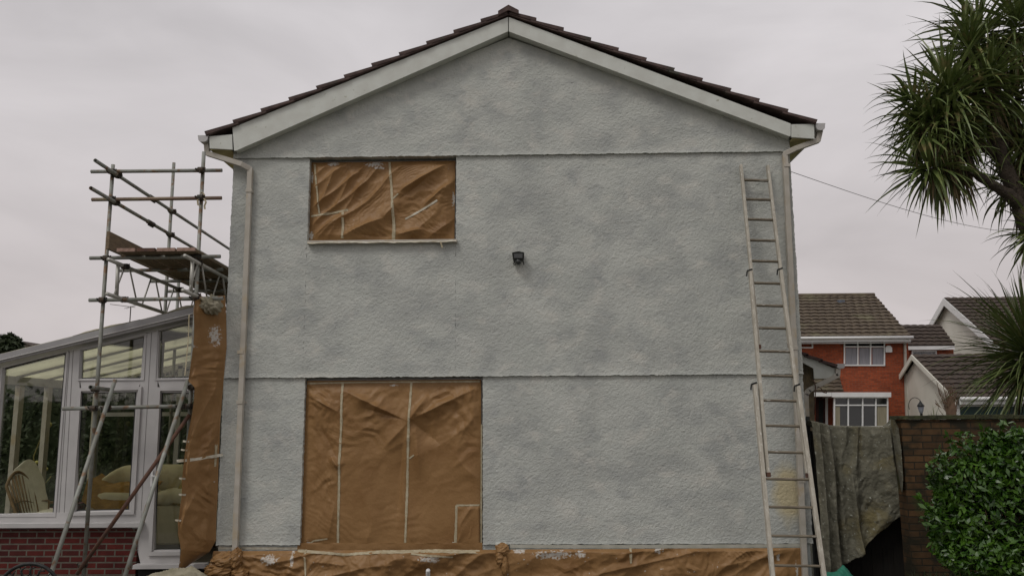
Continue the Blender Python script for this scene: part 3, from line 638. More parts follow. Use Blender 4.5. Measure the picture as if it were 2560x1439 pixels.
# ================================================================ scaffolding
RT=.0242
YS=-.30
SC=thing('scaffold_tower',(float(P(250,1000,YS)[0]),YS,0),'grey tubular scaffold with guard rails and a platform over the conservatory roof','scaffold')
vdir=RM@np.array([1222-1280,719.5-1050,-F]); vdir/=vdir[1]
def stube(a,b_,m=M_steel,name='pole',r=RT):
    mb=MB(); a=Vector(a); b_=Vector(b_); d=(b_-a).normalized(); u=d.orthogonal().normalized(); v=d.cross(u)
    n=14; V=[];Fc=[]
    for c,rr in ((a,r),(b_,r),(a,r*.84),(b_,r*.84),(a+d*.12,r*.84),(b_-d*.12,r*.84)):
        for j in range(n): t=2*math.pi*j/n; V.append(c+(u*math.cos(t)+v*math.sin(t))*rr)
    for j in range(n):
        k=(j+1)%n; Fc+=[(j,k,n+k,n+j),(2*n+j,2*n+k,k,j),(n+j,n+k,3*n+k,3*n+j),(4*n+j,4*n+k,2*n+k,2*n+j),(3*n+j,3*n+k,5*n+k,5*n+j)]
    Fc+=[tuple(4*n+j for j in range(n)),tuple(5*n+j for j in range(n))]
    mb.add(V,Fc); return mb.build(name,m,SC,smooth=True)
def vpole(px,py,Y,pyt,pyb=None,m=M_steel):
    q=P(px,py,Y); zt2=P(px,pyt,Y)[2]; zb=P(px,pyb,Y)[2] if pyb else .0
    return stube((q[0],Y,zt2),(q[0],Y,zb),m)
def yline(px,py,Y0,Y): return P(px,py,Y0)+vdir*(Y-Y0)
def coupler(p,Y=None,ax='y'):
    p=Vector(p if Y is None else P(*p,Y)); mb=MB()
    mb.tube([p+Vector((0,0,-.032)),p+Vector((0,0,.032))],.037,12); mb.tube([p+Vector((-.034,-.03,0)),p+Vector((.034,-.03,0))],.036,12)
    mb.beam(p+Vector((-.055,-.015,.015)),p+Vector((.06,-.015,.0)),.02,.018); mb.tube([p+Vector((.05,-.02,-.03)),p+Vector((.05,-.02,.035))],.009,6); mb.beam(p+Vector((-.05,.0,-.02)),p+Vector((-.065,-.04,.02)),.018,.012)
    mb.tube([p+Vector((0,-.06,-.045)),p+Vector((0,-.05,.0))],.008,6)
    return mb.build('coupler',M_coup,SC)
vpole(262,700,YS,412); vpole(500,560,YS,380); vpole(431,470,1.6,407,)
vpole(444,750,2.4,700)
YT=YS-.05
for (A,B_,m) in (((228,429),(555,426),M_steel),((230,499),(554,495),M_steel2),((225,645),(551,641),M_steel),((223,750),(558,745),M_steel),((157,1021),(479,1014),M_steel)): stube(P(*A,YT),P(*B_,YT),m)
for px_,py_ in ((282,430),(504,426),(280,498),(503,495),(268,646),(494,642),(258,750),(489,745),(236,1020),(473,1015),(240,972),(482,968)): coupler((px_,py_),YT)
# rails running back along the house side
LX=[]
for (px_,py_,y0,y1) in ((238,401,-.95,5.2),(227,470,-1.0,5.2)): 
    stube(yline(px_,py_,y0,y0),yline(px_,py_,y0,y1)); coupler(yline(px_,py_,y0,YS)); coupler(yline(px_,py_,y0,1.6)); 
    mb=MB(); a=Vector(yline(px_,py_,y0,.72)); b_=Vector(yline(px_,py_,y0,.92)); mb.tube([a,b_],.033,12); mb.tube([a+(b_-a)*.1+Vector((0,0,-.04)),a+(b_-a)*.9+Vector((0,0,-.04))],.014,6); mb.build('sleeve',M_coup,SC)
stube(P(226,967,-1.0),P(272,973,-.25)); 
# raking props and rusty brace
a=Vector(P(288,949,-.42)); b_=Vector(P(131,1423,-1.5)); b_=a+(b_-a)*(a.z/(a.z-b_.z)); stube(a,b_); coupler((268,1020),-.47)
a=Vector(P(470,949,-.42)); b_=Vector(P(313,1436,-1.4)); b_=a+(b_-a)*(a.z/(a.z-b_.z)); stube(a,b_,M_steel); coupler((455,1016),-.46)
a=Vector(P(474,1036,-.36)); b_=Vector(P(192,1434,-.50)); stube(a,b_,M_rust); coupler((209,1410),-.40)
# lattice beams
def lattice(pt,pb,y0,y1,step,ph,name='lattice_beam'):
    mb=MB(); T=lambda y:Vector(yline(*pt,y0,y)); Bt=lambda y:Vector(yline(*pb,y0,y))
    mb.tube([T(y0),T(y1)],RT,12); mb.tube([Bt(y0),Bt(y1)],RT,12)
    y=y0+.12; mb.tube([T(y+.15),Bt(y+.15)],RT,10); k=0; y+=.35
    while y<y1-.3:
        mb.tube([T(y),Bt(y-.28)],.0115,8); mb.tube([T(y+.14),Bt(y+.42)],.0115,8); y+=.85
    return mb.build(name,M_alu,SC,smooth=True)
lattice((271,648),(267,734),-.75,5.2,.5,0); lattice((462,639),(457,725),-.85,5.2,.5,0)
for px_,py_,y in ((271,648,YS),(267,734,YS),(462,639,YS),(457,725,YS),(271,648,1.6),(462,639,1.5)): coupler(yline(px_,py_,-.8,y))
# transoms under the boards
zt0=None
for (px_,py_,Y) in ((295,676,.42),(376,703,1.46),(416,728,2.06),(455,748,2.9)):
    a=P(px_,py_,Y); stube(a,(a[0]+1.45,Y,a[2]-.0),M_steel)
# boards (things lying on the scaffold)
zb=float(P(330,628,-.6)[2]); bl=['nearest the conservatory edge, outermost of the four','second from the outer edge','third from the outer edge','innermost, closest to the house wall']
for k in range(4):
    o0=yline(292+50*k,632,-.6,-.6); o0[2]=zb
    mb=MB(); w_=.222; th=.038; n_=2; y0=-.6-random.uniform(-.03,.03); 
    a=o0; b_=yline(292+50*k,632,-.6,4.6)
    v=Vector(b_)-Vector(a); v.z=0
    pr=thing('scaffold_board',a,'weathered scaffold plank on the platform, '+bl[k],'scaffold board','planks of the scaffold platform')
    q=[Vector((a[0],a[1],zb)),Vector((a[0]+w_,a[1],zb)),Vector((a[0]+w_,a[1],zb+th)),Vector((a[0],a[1],zb+th))]
    mb.prism(q,v); mb.build('plank',M_board,pr,bevel=.003)
    mb=MB(); e_=Vector((0,.03,0)); mb.prism([x_+Vector(((-.002 if i in (0,3) else .002),-.004,(-.002 if i<2 else .002))) for i,x_ in enumerate(q)],e_); mb.build('end_band',M_board2 if k!=1 else M_rust,pr)
a=yline(263,630,-.62,-.62); b_=yline(263,630,-.62,4.4); zq=zb+.03
mb=MB(); a=Vector((a[0]-.0,a[1],zq)); v=Vector(b_)-Vector(a); v.z=0
mb.prism([a,a+Vector((.04,0,0)),a+Vector((.04,0,.225)),a+Vector((0,0,.225))],v)
tag(mb.build('toe_board',M_board,bevel=.003),'old timber toe board standing on edge along the outer side of the platform','toe board')
# rag on the guard rail
mb=MB(); 
for (pts) in (((500,492),(494,500),(495,512),(502,516)),((510,496),(515,505),(511,514),(512,523)),((500,484),(506,480),(511,488))):
    c=[np.array(P(x_,y_,-.40)) for x_,y_ in pts]
    G=np.array([[p_+np.array([-.012,0,0]),p_+np.array([.0,-.008,0]),p_+np.array([.012,0,0])] for p_ in c]); mb.grid(G); G=G.copy(); G[...,1]+=.003; mb.grid(G)
tag(mb.build('rag',M_tape),'strip of cream rag tied round the upright by the second guard rail','rag')

# ================================================================ conservatory
YC=.06
cx0=float(P(-150,1000,YC)[0]); cxr=XL-.012
CN=thing('conservatory',((cx0+cxr)/2,YC,0),'white lean-to conservatory with glazed front on a low red brick wall','conservatory')
def csl(pix,Y,th,name='frame',m=M_upvc,bev=.003): return MB().slab(pix,Y,th).build(name,m,CN,bevel=bev)
ln=lambda x,a,b_: a+b_*x
rt_=lambda x:884.7-.2437*x; li=lambda x:897-.2406*x; jo=lambda x:906-.2370*x
x0,x1=-150,486
csl([(x0,rt_(x0)),(x1,rt_(x1)),(x1,li(x1)),(x0,li(x0))],-.10,.05,'roof_edge_trim',M_leadgrey)
csl([(x0,li(x0)+.3),(x1,li(x1)+.3),(x1,li(x1)+3.5),(x0,li(x0)+3.5)],-.115,.06,'roof_edge_trim',M_upvc)
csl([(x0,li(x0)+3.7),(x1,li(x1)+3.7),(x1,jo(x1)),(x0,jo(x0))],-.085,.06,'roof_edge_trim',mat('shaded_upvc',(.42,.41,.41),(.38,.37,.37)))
panes={'p0':[(-120,953),(-26,931),(-50,1286),(-130,1286)],'p1':[(7.5,921),(165,881),(134,1286),(-24,1286)],'p2u':[(201,876),(361,838),(355,945),(198,946)],'p2l':[(206,981),(341,978),(323,1273),(186,1276)],
'p3u':[(396,826),(500,800),(492,943),(391,945)],'p3l':[(405,981),(500,980),(478,1373),(384,1374)]}
hd=lambda x:jo(x)+.3
# structural members (butted)
csl([(x0,hd(x0)),(x1+20,hd(x1+20)),(x1+20,hd(x1+20)+13),(x0,hd(x0)+13)],YC,.08)
csl([(-26,hd(-26)+13.3),(8,hd(8)+13.3),(-22,1288),(-52,1288)],YC,.08)
csl([(164.5,hd(164)+13.3),(202,hd(202)+13.3),(186,1288),(133,1288)],YC,.08)
csl([(360.5,hd(360)+13.3),(397,hd(397)+13.3),(383,1408),(351,1408),(323.3,1288)],YC,.08)
csl([(203,hd(203)+13.3),(360,hd(360)+13.3),(362,838.5),(202,876.5)],YC+.002,.07)
csl([(398,hd(398)+13.3),(505,hd(505)+13.3),(501,800.5),(397,826.5)],YC+.002,.07)
csl([(199,946),(357,945),(341,979),(206,981.5),(204,975)],YC+.002,.07); csl([(392,945),(492,943),(500,981),(404,981)],YC+.002,.07)
csl([(x0,1288),(354,1275),(352,1305),(x0,1308)],YC-.004,.085,'frame')
csl([(384,1374),(478,1373.5),(476,1408),(372,1408)],YC-.003,.085,'frame')
csl([(-150,931+30),(-121,955),(-131,1288),(-160,1288)],YC,.08)
def sash(q,wid,Y,name='sash',th=.03):
    q=[np.array(x_,float) for x_ in q]; c=sum(q)/4; ou=[]
    for i in range(4):
        a,b_,d=q[i-1],q[i],q[(i+1)%4]; e1=(b_-a)/np.linalg.norm(b_-a); e2=(b_-d)/np.linalg.norm(b_-d)
        ou.append(b_+(e1+e2)*wid)
    mb=MB(); O=[Vector(P(*x_,Y)) for x_ in ou]; mid=[Vector(P(*(q[i]+(ou[i]-q[i])*.35),Y)) for i in range(4)]; I=[Vector(P(*x_,YC+.045)) for x_ in q]
    Ob=[v+Vector((0,th,0)) for v in O]
    V=O+mid+I+Ob; Fc=[]
    for i in range(4):
        j=(i+1)%4; Fc+=[(i,j,4+j,4+i),(4+i,4+j,8+j,8+i),(12+i,12+j,j,i)]
    mb.add(V,Fc); return mb.build(name,M_upvc,CN)
sash(panes['p2l'],12,YC-.03,'window_sash'); d3=sash(panes['p3l'],14,YC-.03,'door_sash'); sash(panes['p2u'],5,YC-.012,'window_bead'); sash(panes['p3u'],5,YC-.012,'window_bead'); sash(panes['p1'],5,YC-.012,'window_bead')
h=MB(); q=P(379,1195,YC-.05); h.box((q[0]-.014,q[1]-.005,q[2]-.1),(q[0]+.014,q[1]+.02,q[2]+.1)); h.beam((q[0],q[1]-.03,q[2]+.03),(q[0]+.11,q[1]-.03,q[2]+.03),.018,.02); h.build('handle',M_whitepaint,d3,bevel=.003)
for k,q in panes.items():
    MB().slab([(a_,b_) for a_,b_ in q],YC+.052,.006).build('pane',M_glass,CN)
for k,q in panes.items():
    q=[np.array(x_,float) for x_ in q]; gk=MB(); I=[]
    for i in range(4):
        a_,b_,d_=q[i-1],q[i],q[(i+1)%4]; e1=(a_-b_)/np.linalg.norm(a_-b_); e2=(d_-b_)/np.linalg.norm(d_-b_); I.append(b_+(e1+e2)*2.6)
    for i in range(4): gk.slab([tuple(q[i]),tuple(q[(i+1)%4]),tuple(I[(i+1)%4]),tuple(I[i])],YC+.0465,.005)
    gk.build('gasket',M_blackplastic,CN)
M_groove=mat('frame_joint_shadow_gap',(.17,.165,.16),(.2,.19,.18))
for A_,B_ in (((183,875),(160,1287)),((379,830),(352,1290)),((174,878),(147,1287))):
    MB().slab([(A_[0]-.7,A_[1]),(A_[0]+.7,A_[1]),(B_[0]+.7,B_[1]),(B_[0]-.7,B_[1])],YC-.002,.004).build('frame_joint',M_groove,CN)
csl([(x0-5,1308.5),(352,1305.5),(350,1317.5),(x0-5,1320)],-.055,.14,'window_sill')
csl([(332,1411),(512,1409),(512,1420),(330,1422)],-.06,.13,'door_sill')
MB().slab([(345,1424),(515,1422),(515,1475),(345,1475)],.03,.1).build('painted_sill_void',M_dark,CN)  # near-black slab, its colour standing in for the shaded void under the door sill
z0=float(P(100,1322,YC)[2]); xr_=float(P(343,1380,YC)[0])
MB().box((cx0-.03,YC-.02,0),(xr_,YC+.2,z0-.001)).build('dwarf_wall',M_brickred,CN)
# roof sheet, bars
A=P(-155,rt_(-155)+3,-.05); Bq=P(497,rt_(497)+3,-.05); YE=3.9
for k in range(5):
    y0=-.05+k*.8; MB().prism([Vector((A[0],y0,A[2])),Vector((Bq[0],y0,Bq[2])),Vector((Bq[0],y0,Bq[2]+.02)),Vector((A[0],y0,A[2]+.02))],(0,.795,0)).build('roof_panel',M_poly,CN)
    if k: 
        mb=MB(); a=Vector((A[0],y0,A[2]-.018)); b_=Vector((Bq[0],y0,Bq[2]-.018)); mb.beam(a,b_,.04,.03); mb.build('glazing_bar',M_leadgrey,CN)
# eaves side and back walls
sidezt=A[2]-.06
mb=MB(); mb.beam((A[0]+.06,0.2,sidezt),(A[0]+.06,YE,sidezt),.07,.12); mb.build('eaves_beam',M_upvc,CN)
zf=.27
for y in np.linspace(.14,YE-.05,6): MB().box((A[0]+.03,y-.06,z0),(A[0]+.10,y+.06,sidezt-.06)).build('post',M_pipe,CN)
MB().box((A[0]+.0,.27,0),(A[0]+.12,YE,z0)).build('dwarf_wall',M_brickred,CN)
MB().box((A[0]+.12,YE,0),(cxr,YE+.12,z0)).build('dwarf_wall',M_brickred,CN)
xs=np.linspace(A[0]+.06,cxr-.05,6); zr=lambda x: A[2]+(Bq[2]-A[2])*(x-A[0])/(Bq[0]-A[0])-.05
for x in xs: MB().box((x-.04,YE,z0),(x+.04,YE+.06,zr(x))).build('post',M_upvc,CN)
mb=MB(); mb.beam((A[0],YE+.03,2.25),(cxr,YE+.03,2.25),.06,.07); mb.build('back_transom',M_upvc,CN)
mb=MB(); mb.beam((A[0],YE+.03,zr(A[0])-.01),(cxr,YE+.03,zr(cxr)-.01),.06,.08); mb.build('back_head',M_upvc,CN)
for i in range(5):
    MB().prism([(xs[i]+.04,YE+.03,z0),(xs[i+1]-.04,YE+.03,z0),(xs[i+1]-.04,YE+.03,zr(xs[i+1])-.05),(xs[i]+.04,YE+.03,zr(xs[i])-.05)],(0,.006,0)).build('pane',M_glass,CN)
MB().box((A[0]+.12,YC+.21,.02),(cxr,YE,zf)).build('floor_slab',M_floor,CN)
# cloth sheets on the conservatory roof
def roofcloth(pxs,Yc,lab_,sd_):
    mb=MB(); x0_=P(pxs[0],800,Yc)[0]; x1_=P(pxs[1],800,Yc)[0]; nu,nv=60,50; G=np.zeros((nu,nv,3))
    for i in range(nu):
        for j in range(nv):
            u=i/(nu-1); v=j/(nv-1); x=x0_+(x1_-x0_)*u; y=-.045+v*1.6; zz=A[2]+(Bq[2]-A[2])*(x-A[0])/(Bq[0]-A[0])+.025
            bmp=math.sin(math.pi*u)**.7*math.sin(math.pi*v)**.5
            G[i,j]=(x+.05*math.sin(v*7),y,zz+bmp*(.01+.20*float(fbm(np.array(x*4.),np.array(y*3.),sd_,4))))
    mb.grid(G); G=G.copy(); G[...,2]-=.008; mb.grid(G); tag(mb.build('dust_sheet',M_dust2,smooth=True),lab_,'dust sheet')
roofcloth((215,375),.25,'rumpled beige dust sheet on the middle of the conservatory roof',41)
roofcloth((410,515),.2,'rumpled beige dust sheet on the conservatory roof against the house wall',44)

# conservatory contents
def cushion(c,r,sd_=1,pw=.6,nu=24,nv=16):
    mb=MB(); G=np.zeros((nu+1,nv+1,3))
    for i in range(nu+1):
        for j in range(nv+1):
            a=2*math.pi*i/nu; b_=math.pi*(j/nv-.5); sg=lambda v,p_: math.copysign(abs(v)**p_,v)
            G[i,j]=(c[0]+r[0]*sg(math.cos(a),pw)*sg(math.cos(b_),pw),c[1]+r[1]*sg(math.sin(a),pw)*sg(math.cos(b_),pw),c[2]+r[2]*sg(math.sin(b_),pw))
    G[...,2]+=(fbm(G[...,0]*5,G[...,1]*5+G[...,2]*4,sd_,3)-.45)*.05; return mb.grid(G)
sx=float(P(238,1200,1.7)[0]); sx1=sx+1.75
SF=thing('cane_sofa',((sx+sx1)/2,1.8,zf),'cream cushioned two-seat sofa inside the conservatory behind the door','sofa')
ztop=float(P(330,1163,1.9)[2]); zseat=float(P(330,1225,1.6)[2])
mb=MB(); nu,nv=40,26; G=np.zeros((nu,nv,3))
for i in range(nu):
    for j in range(nv):
        u=i/(nu-1); v=j/(nv-1); a=v*math.pi*1.05
        hh=ztop-.34*max(0,(.2-u)/.2)**2.6-.34*max(0,(u-.8)/.2)**2.6
        zz=zseat-.15; G[i,j]=(sx+(sx1-sx)*u,2.05-.02-.17*math.sin(a)*(1 if 1 else 0)+.35*(max(0,(.2-u)/.2)**2+max(0,(u-.8)/.2)**2)*-1, zz+(hh-zz)*(.5-.5*math.cos(a*.98))) if False else (sx+(sx1-sx)*u, 2.1-.16*math.sin(a)-.45*(max(0,(.22-u)/.22)**2+max(0,(u-.78)/.22)**2)+.14*(v>.5)*(v-.5), zz+(hh-zz)*math.sin(min(1,v*1.15)*math.pi/2)*(1 if v<.87 else 1-.12*(v-.87)/.13))
mb.grid(G); b2=G.copy(); b2[...,1]+=.16; mb.grid(b2); o=mb.build('back_cushion',M_cream,SF,smooth=True)
cushion(((sx+sx1)/2-.4,1.75,zseat-.10),(.46,.38,.12),3).build('seat_cushion',M_cream,SF,smooth=True)
cushion(((sx+sx1)/2+.45,1.75,zseat-.10),(.42,.38,.12),4).build('seat_cushion',M_cream,SF,smooth=True)
mb=MB(); mb.box((sx+.02,1.42,zf+.12),(sx1,2.1,zseat-.20)); mb.build('base',M_cream,SF,bevel=.03)
for X_ in (sx+.06,sx1-.06):
    for Y_ in (1.5,2.05): MB().tube([(X_,Y_,zf),(X_,Y_,zf+.14)],.025,8).build('leg',M_cane,SF)
tw=MB(); nu,nv=50,34; G=np.zeros((nu,nv,3))
for i in range(nu):
    for j in range(nv):
        u=i/(nu-1); v=j/(nv-1); x=sx+.02+.95*u; G[i,j]=(x,1.84-.52*v,zseat+.10-.05*v-.30*max(0,v-.75)/.25+.12*max(0,.2-u)/.2+.09*(float(fbm(np.array(x*7.),np.array(v*5),9,4))-.4))
tw.grid(G); G=G.copy(); G[...,2]-=.012; tw.grid(G); tag(tw.build('throw_blanket',M_throw,smooth=True),'rumpled ochre throw lying across the cream sofa seat','blanket')
tw=MB(); G=np.zeros((30,24,3))
for i in range(30):
    for j in range(24):
        u=i/29; v=j/23; x=sx+1.25+.45*u; G[i,j]=(x,1.98-.6*v-.05*u,zseat+.28*(1-v)**2-.08*v-.1*(v>.85)+.08*(float(fbm(np.array(x*8.),np.array(v*6),19,4))-.4))
tw.grid(G); G=G.copy(); G[...,2]-=.012; tw.grid(G); tag(tw.build('throw_blanket',mat('yellow_throw',(.34,.25,.05),(.24,.17,.03),scale=6,rough=.95),smooth=True),'small yellow throw draped at the right end of the sofa','blanket')
# cane armchair seen from behind
q=P(84,1285,1.1)
CH=thing('cane_armchair',(q[0]+.1,1.1,zf),'cane armchair with pale quilted cushion at the left conservatory pane','armchair')
def CP(u,v,o=0.):
    bx_,by_=42+54*u,1290; tx_,ty_=12+66*u,1203-24*math.sin(math.pi*u); Y=1.0+.38*u+.10*v-.05*math.sin(math.pi*u)*0
    p=Vector(P(bx_+(tx_-bx_)*v,by_+(ty_-by_)*v,Y)); return p+Vector((.22,.95,.10*v)).normalized()*o
mb=MB(); rim=[CP(0,v) for v in np.linspace(-.2,.85,8)]+[CP(u,.85+.15*math.sin(math.pi*min(1,max(0,u)))**.6) for u in np.linspace(.04,.96,14)]+[CP(1,v) for v in np.linspace(.85,-.2,8)]
mb.tube(rim,.022,8); mb.tube([CP(u,.35) for u in np.linspace(0,1,6)],.012,6); mb.build('back_frame',M_cane,CH,smooth=True)
mb=MB()
for u in np.linspace(.12,.88,7): mb.tube([CP(u,-.1),CP(u,.4),CP(u,.93)],.013,6)
mb.build('back_slats',M_cane,CH,smooth=True)
G=np.zeros((30,22,3)); G2=G.copy()
for i in range(30):
    for j in range(22):
        u=.03+.94*i/29; v=j/21; bow=math.sin(math.pi*u)**.4*.05; q_=.012*math.sin(v*15)*math.sin(u*12)
        G[i,j]=CP(u,v*1.06+.02,.10)+Vector((0,0,.03*v)); G2[i,j]=CP(u,v*1.10+.02,.11+(.20+q_)*math.sin(math.pi*(.12+.80*v))**.5*(.45+.55*math.sin(math.pi*u)**.5))+Vector((0,0,.07*v*v))
mb=MB().grid(G); mb.grid(G2)
for a_,b_ in ((G[:,-1],G2[:,-1]),(G[0],G2[0]),(G[-1],G2[-1]),(G[:,0],G2[:,0])): mb.grid(np.stack([a_,b_],0))
mb.build('back_cushion',M_cush2,CH,smooth=True)
sc0=CP(.5,-.02,.42); mb=cushion((sc0.x,sc0.y,sc0.z-.02),(.32,.30,.09),6); mb.build('seat_cushion',M_cush2,CH,smooth=True)
for u_,o_ in ((0,.0),(1,.0)):
    a_=CP(u_,.55); b_=CP(u_,.30,.62); mb=MB(); mb.tube([a_,a_.lerp(b_,.35)+Vector((0,0,-.06)),b_,Vector((b_.x+.02,b_.y+.01,zf+.2)),Vector((b_.x,b_.y,zf))],.022,8); mb.build('arm',M_cane,CH,smooth=True)
    c_=CP(u_,-.2); MB().tube([c_,Vector((c_.x-.04,c_.y-.03,zf))],.022,8).build('leg',M_cane,CH)
mb=MB(); fr_=[CP(0,-.1),CP(0,-.1,.6),CP(1,-.1,.6),CP(1,-.1),CP(0,-.1)]; mb.tube(fr_,.016,6); mb.build('seat_frame',M_cane,CH)
# potted plant with dried seed head
q=P(100,1260,2.6)
PL=thing('dried_flower_plant',(q[0],2.6,zf),'potted plant with tall stalks and a pale seed head behind the armchair','plant')
MB().tube([(q[0],2.6,zf),(q[0],2.6,zf+.3)],[.11,.15],14).build('pot',M_terra,PL,smooth=True)
mb=MB(); hp=P(120,1066,2.6)
mb.tube([(q[0],2.6,zf+.28),P(84,1140,2.6),P(100,1100,2.6),hp],.009,6)
for (ex_,ey_) in ((92,1155),(115,1172),(70,1150),(128,1190)): mb.tube([(q[0],2.6,zf+.28),Vector(P((ex_+q[0]*0+85)/2,1215,2.6)),P(ex_,ey_,2.6)],.007,5)
mb.build('stalks',M_stalk,PL,smooth=True)
mb=MB().ell(P(122,1061,2.6),(.05,.04,.045),12,8); 
for (ex_,ey_) in ((92,1155),(115,1172)): mb.ell(P(ex_,ey_,2.6),(.035,.03,.03),10,6)
mb.build('seed_head',mat('pale_seed_head',(.5,.48,.16),(.4,.36,.12)),PL,smooth=True)

# ================================================================ foliage helpers
def leafcloud(mb,cen,rad,n,size,seed=1,shell=.55,flat=.9,lobes=None):
    rg=np.random.default_rng(seed); cen=np.array(cen); rad=np.array(rad)
    for _ in range(n):
        d=rg.normal(size=3); d/=np.linalg.norm(d); k=shell+(1-shell)*rg.random()**.6
        lump=.78+.5*float(fbm(np.array(d[0]*2.2+seed+5),np.array(d[2]*2.2+d[1]*1.7+9),seed,3))
        p=cen+d*rad*k*lump
        nrm=d*.6+rg.normal(size=3)*.55+np.array([0,0,.45]); nrm/=np.linalg.norm(nrm)
        t=np.cross(nrm,rg.normal(size=3)); t/=np.linalg.norm(t); s_=np.cross(nrm,t); L=size*(.6+.8*rg.random()); W=L*.42
        b0=len(mb.v); mb.v+= [tuple(p-t*L*.5),tuple(p-t*L*.1+s_*W*.5-nrm*L*.04),tuple(p+t*L*.5-nrm*L*.12),tuple(p-t*L*.1-s_*W*.5-nrm*L*.04)]
        mb.f+=[(b0,b0+1,b0+2),(b0,b0+2,b0+3)]
def blade(mb,base,d,L,w,droop,seg_=7,curl=0.):
    p=Vector(base); d=Vector(d).normalized(); g_=Vector((0,0,-1)); side=d.cross(Vector((0,0,1)))
    if side.length<.1: side=Vector((1,0,0))
    side.normalize(); side=(side+Vector((random.uniform(-.5,.5),random.uniform(-.5,.5),random.uniform(-.4,.4)))).normalized()
    b0=len(mb.v); st=L/seg_
    for i in range(seg_+1):
        t=i/seg_; ww=w*(.55+1.1*t if t<.35 else (1-t)/.65*.94+.02)*.5; n_=side.cross(d).normalized()
        mb.v+= [tuple(p+side*ww+n_*ww*.35),tuple(p-n_*ww*.25),tuple(p-side*ww+n_*ww*.35)]
        if i<seg_:
            a=b0+i*3; mb.f+=[(a,a+1,a+4,a+3),(a+1,a+2,a+5,a+4)]
        d=(d+g_*droop*(.25+t*1.3)/seg_+Vector((random.gauss(0,.035),random.gauss(0,.035),random.gauss(0,.03)))).normalized(); side=(side-d*side.dot(d)).normalized(); p=p+d*st
def rosette(mb,dead,c,ax,n,L,w=.034,spread=(5,138),droop=.9,nd=0):
    c=Vector(c); ax=Vector(ax).normalized(); u=ax.orthogonal().normalized(); v=ax.cross(u)
    for i in range(n):
        t=(i+.5)/n; th=R(spread[0]+(spread[1]-spread[0])*t**.75+random.uniform(-8,8)); ph=i*2.39996+random.uniform(-.2,.2)
        d=ax*math.cos(th)+(u*math.cos(ph)+v*math.sin(ph))*math.sin(th)
        blade(mb,c-ax*(.30*t)+d*.03,d,L*random.uniform(.55,1.18)*(.8 if t<.12 else 1),w*random.uniform(.8,1.15),droop*random.uniform(.25,1.9)*(.4+t*.9))
    for i in range(nd):
        ph=random.uniform(0,6.28); d=Vector((math.cos(ph)*.35,math.sin(ph)*.35,-1)); blade(dead,c-ax*random.uniform(.15,.5)+Vector((math.cos(ph),math.sin(ph),0))*.08,d,L*random.uniform(.5,.95),w*.8,.6)
YP=-.6
CT=thing('cordyline_tree',(float(P(2600,1000,YP)[0]),YP,0),'tall branching cabbage palm with drooping sword leaves at the top right','tree')
tr=MB()
def branch(pts,rad,m=tr):
    q=[Vector(P(a,b_,Y)) for a,b_,Y in pts]; 
    out=[];rr=[]
    for i in range(len(q)-1):
        for k in range(5): out.append(q[i].lerp(q[i+1],k/5)+Vector((random.uniform(-.008,.008),0,random.uniform(-.008,.008)))); rr.append((rad[i]+(rad[i+1]-rad[i])*k/5)*random.uniform(.93,1.07))
    out.append(q[-1]); rr.append(rad[-1]); m.tube(out,rr,12)
root=[(2700,1100,YP),(2665,800,YP),(2600,620,YP),(2551,513,YP)]
bp_=Vector(P(2700,1100,YP)); tr.tube([Vector((bp_.x+.05,YP,0)),bp_],[.22,.17],14)
branch(root,[.17,.15,.13,.115]); branch([(2551,513,YP),(2500,385,YP-.05),(2484,300,YP-.1),(2490,200,YP-.1),(2520,120,YP)],[.10,.085,.075,.06,.05])
branch([(2502,392,YP),(2450,358,YP-.1),(2396,318,YP-.15),(2365,240,YP-.2)],[.07,.06,.055,.045]); branch([(2478,290,YP),(2430,200,YP-.1),(2420,120,YP)],[.06,.05,.04])
branch([(2560,525,YP),(2520,485,YP-.1),(2478,461,YP-.15),(2436,431,YP-.2),(2377,432,YP-.25),(2320,425,YP-.25)],[.085,.07,.06,.05,.035,.035])
branch([(2436,431,YP-.2),(2409,378,YP-.2),(2390,330,YP-.2),(2330,300,YP-.2)],[.045,.04,.035,.03]); branch([(2500,392,YP),(2530,300,YP+.2),(2550,230,YP+.2)],[.06,.05,.04]); branch([(2540,510,YP),(2512,450,YP+.1)],[.04,.03]); branch([(2600,620,YP),(2585,575,YP-.2)],[.06,.05])
tr.build('trunk',M_bark,CT,smooth=True)
RS=[((2365,215,YP-.25),(-.35,-.3,1),230,.92,50),((2420,100,YP-.05),(-.2,-.2,1),190,.85,30),((2545,40,YP),(.1,-.2,1),190,.9,30),((2312,425,YP-.28),(-.9,-.2,-.15),150,.74,40),
((2512,440,YP+.1),(-.3,-.4,.5),85,.52,5),((2535,225,YP+.2),(.1,-.4,.9),210,.9,60),((2590,575,YP-.2),(-.3,-.6,.1),120,.62,10),((2325,300,YP-.2),(-.75,-.3,.35),190,.78,90),((2470,190,YP-.2),(0,-.6,.7),170,.85,60),((2600,330,YP-.1),(.2,-.5,.5),160,.8,40),((2300,345,YP-.3),(-.5,-.4,-.7),110,.62,70),((2395,330,YP-.3),(-.1,-.6,-.6),120,.66,70),((2440,60,YP+.1),(-.6,-.1,.6),110,.95,20),((2270,250,YP-.2),(-.9,-.2,.3),90,.55,30),((2620,440,YP),(.1,-.3,.3),110,.6,20)]
for (c,ax,n,L_,nd) in RS:
    lv=MB(); dl=MB(); rosette(lv,dl,P(*c),ax,int(n*.74),L_,nd=int(nd*1.3),w=.05,droop=1.35); lv.build('leaf_head',M_leaf,CT)
    if dl.v: dl.build('dead_leaves',M_leafd,CT)
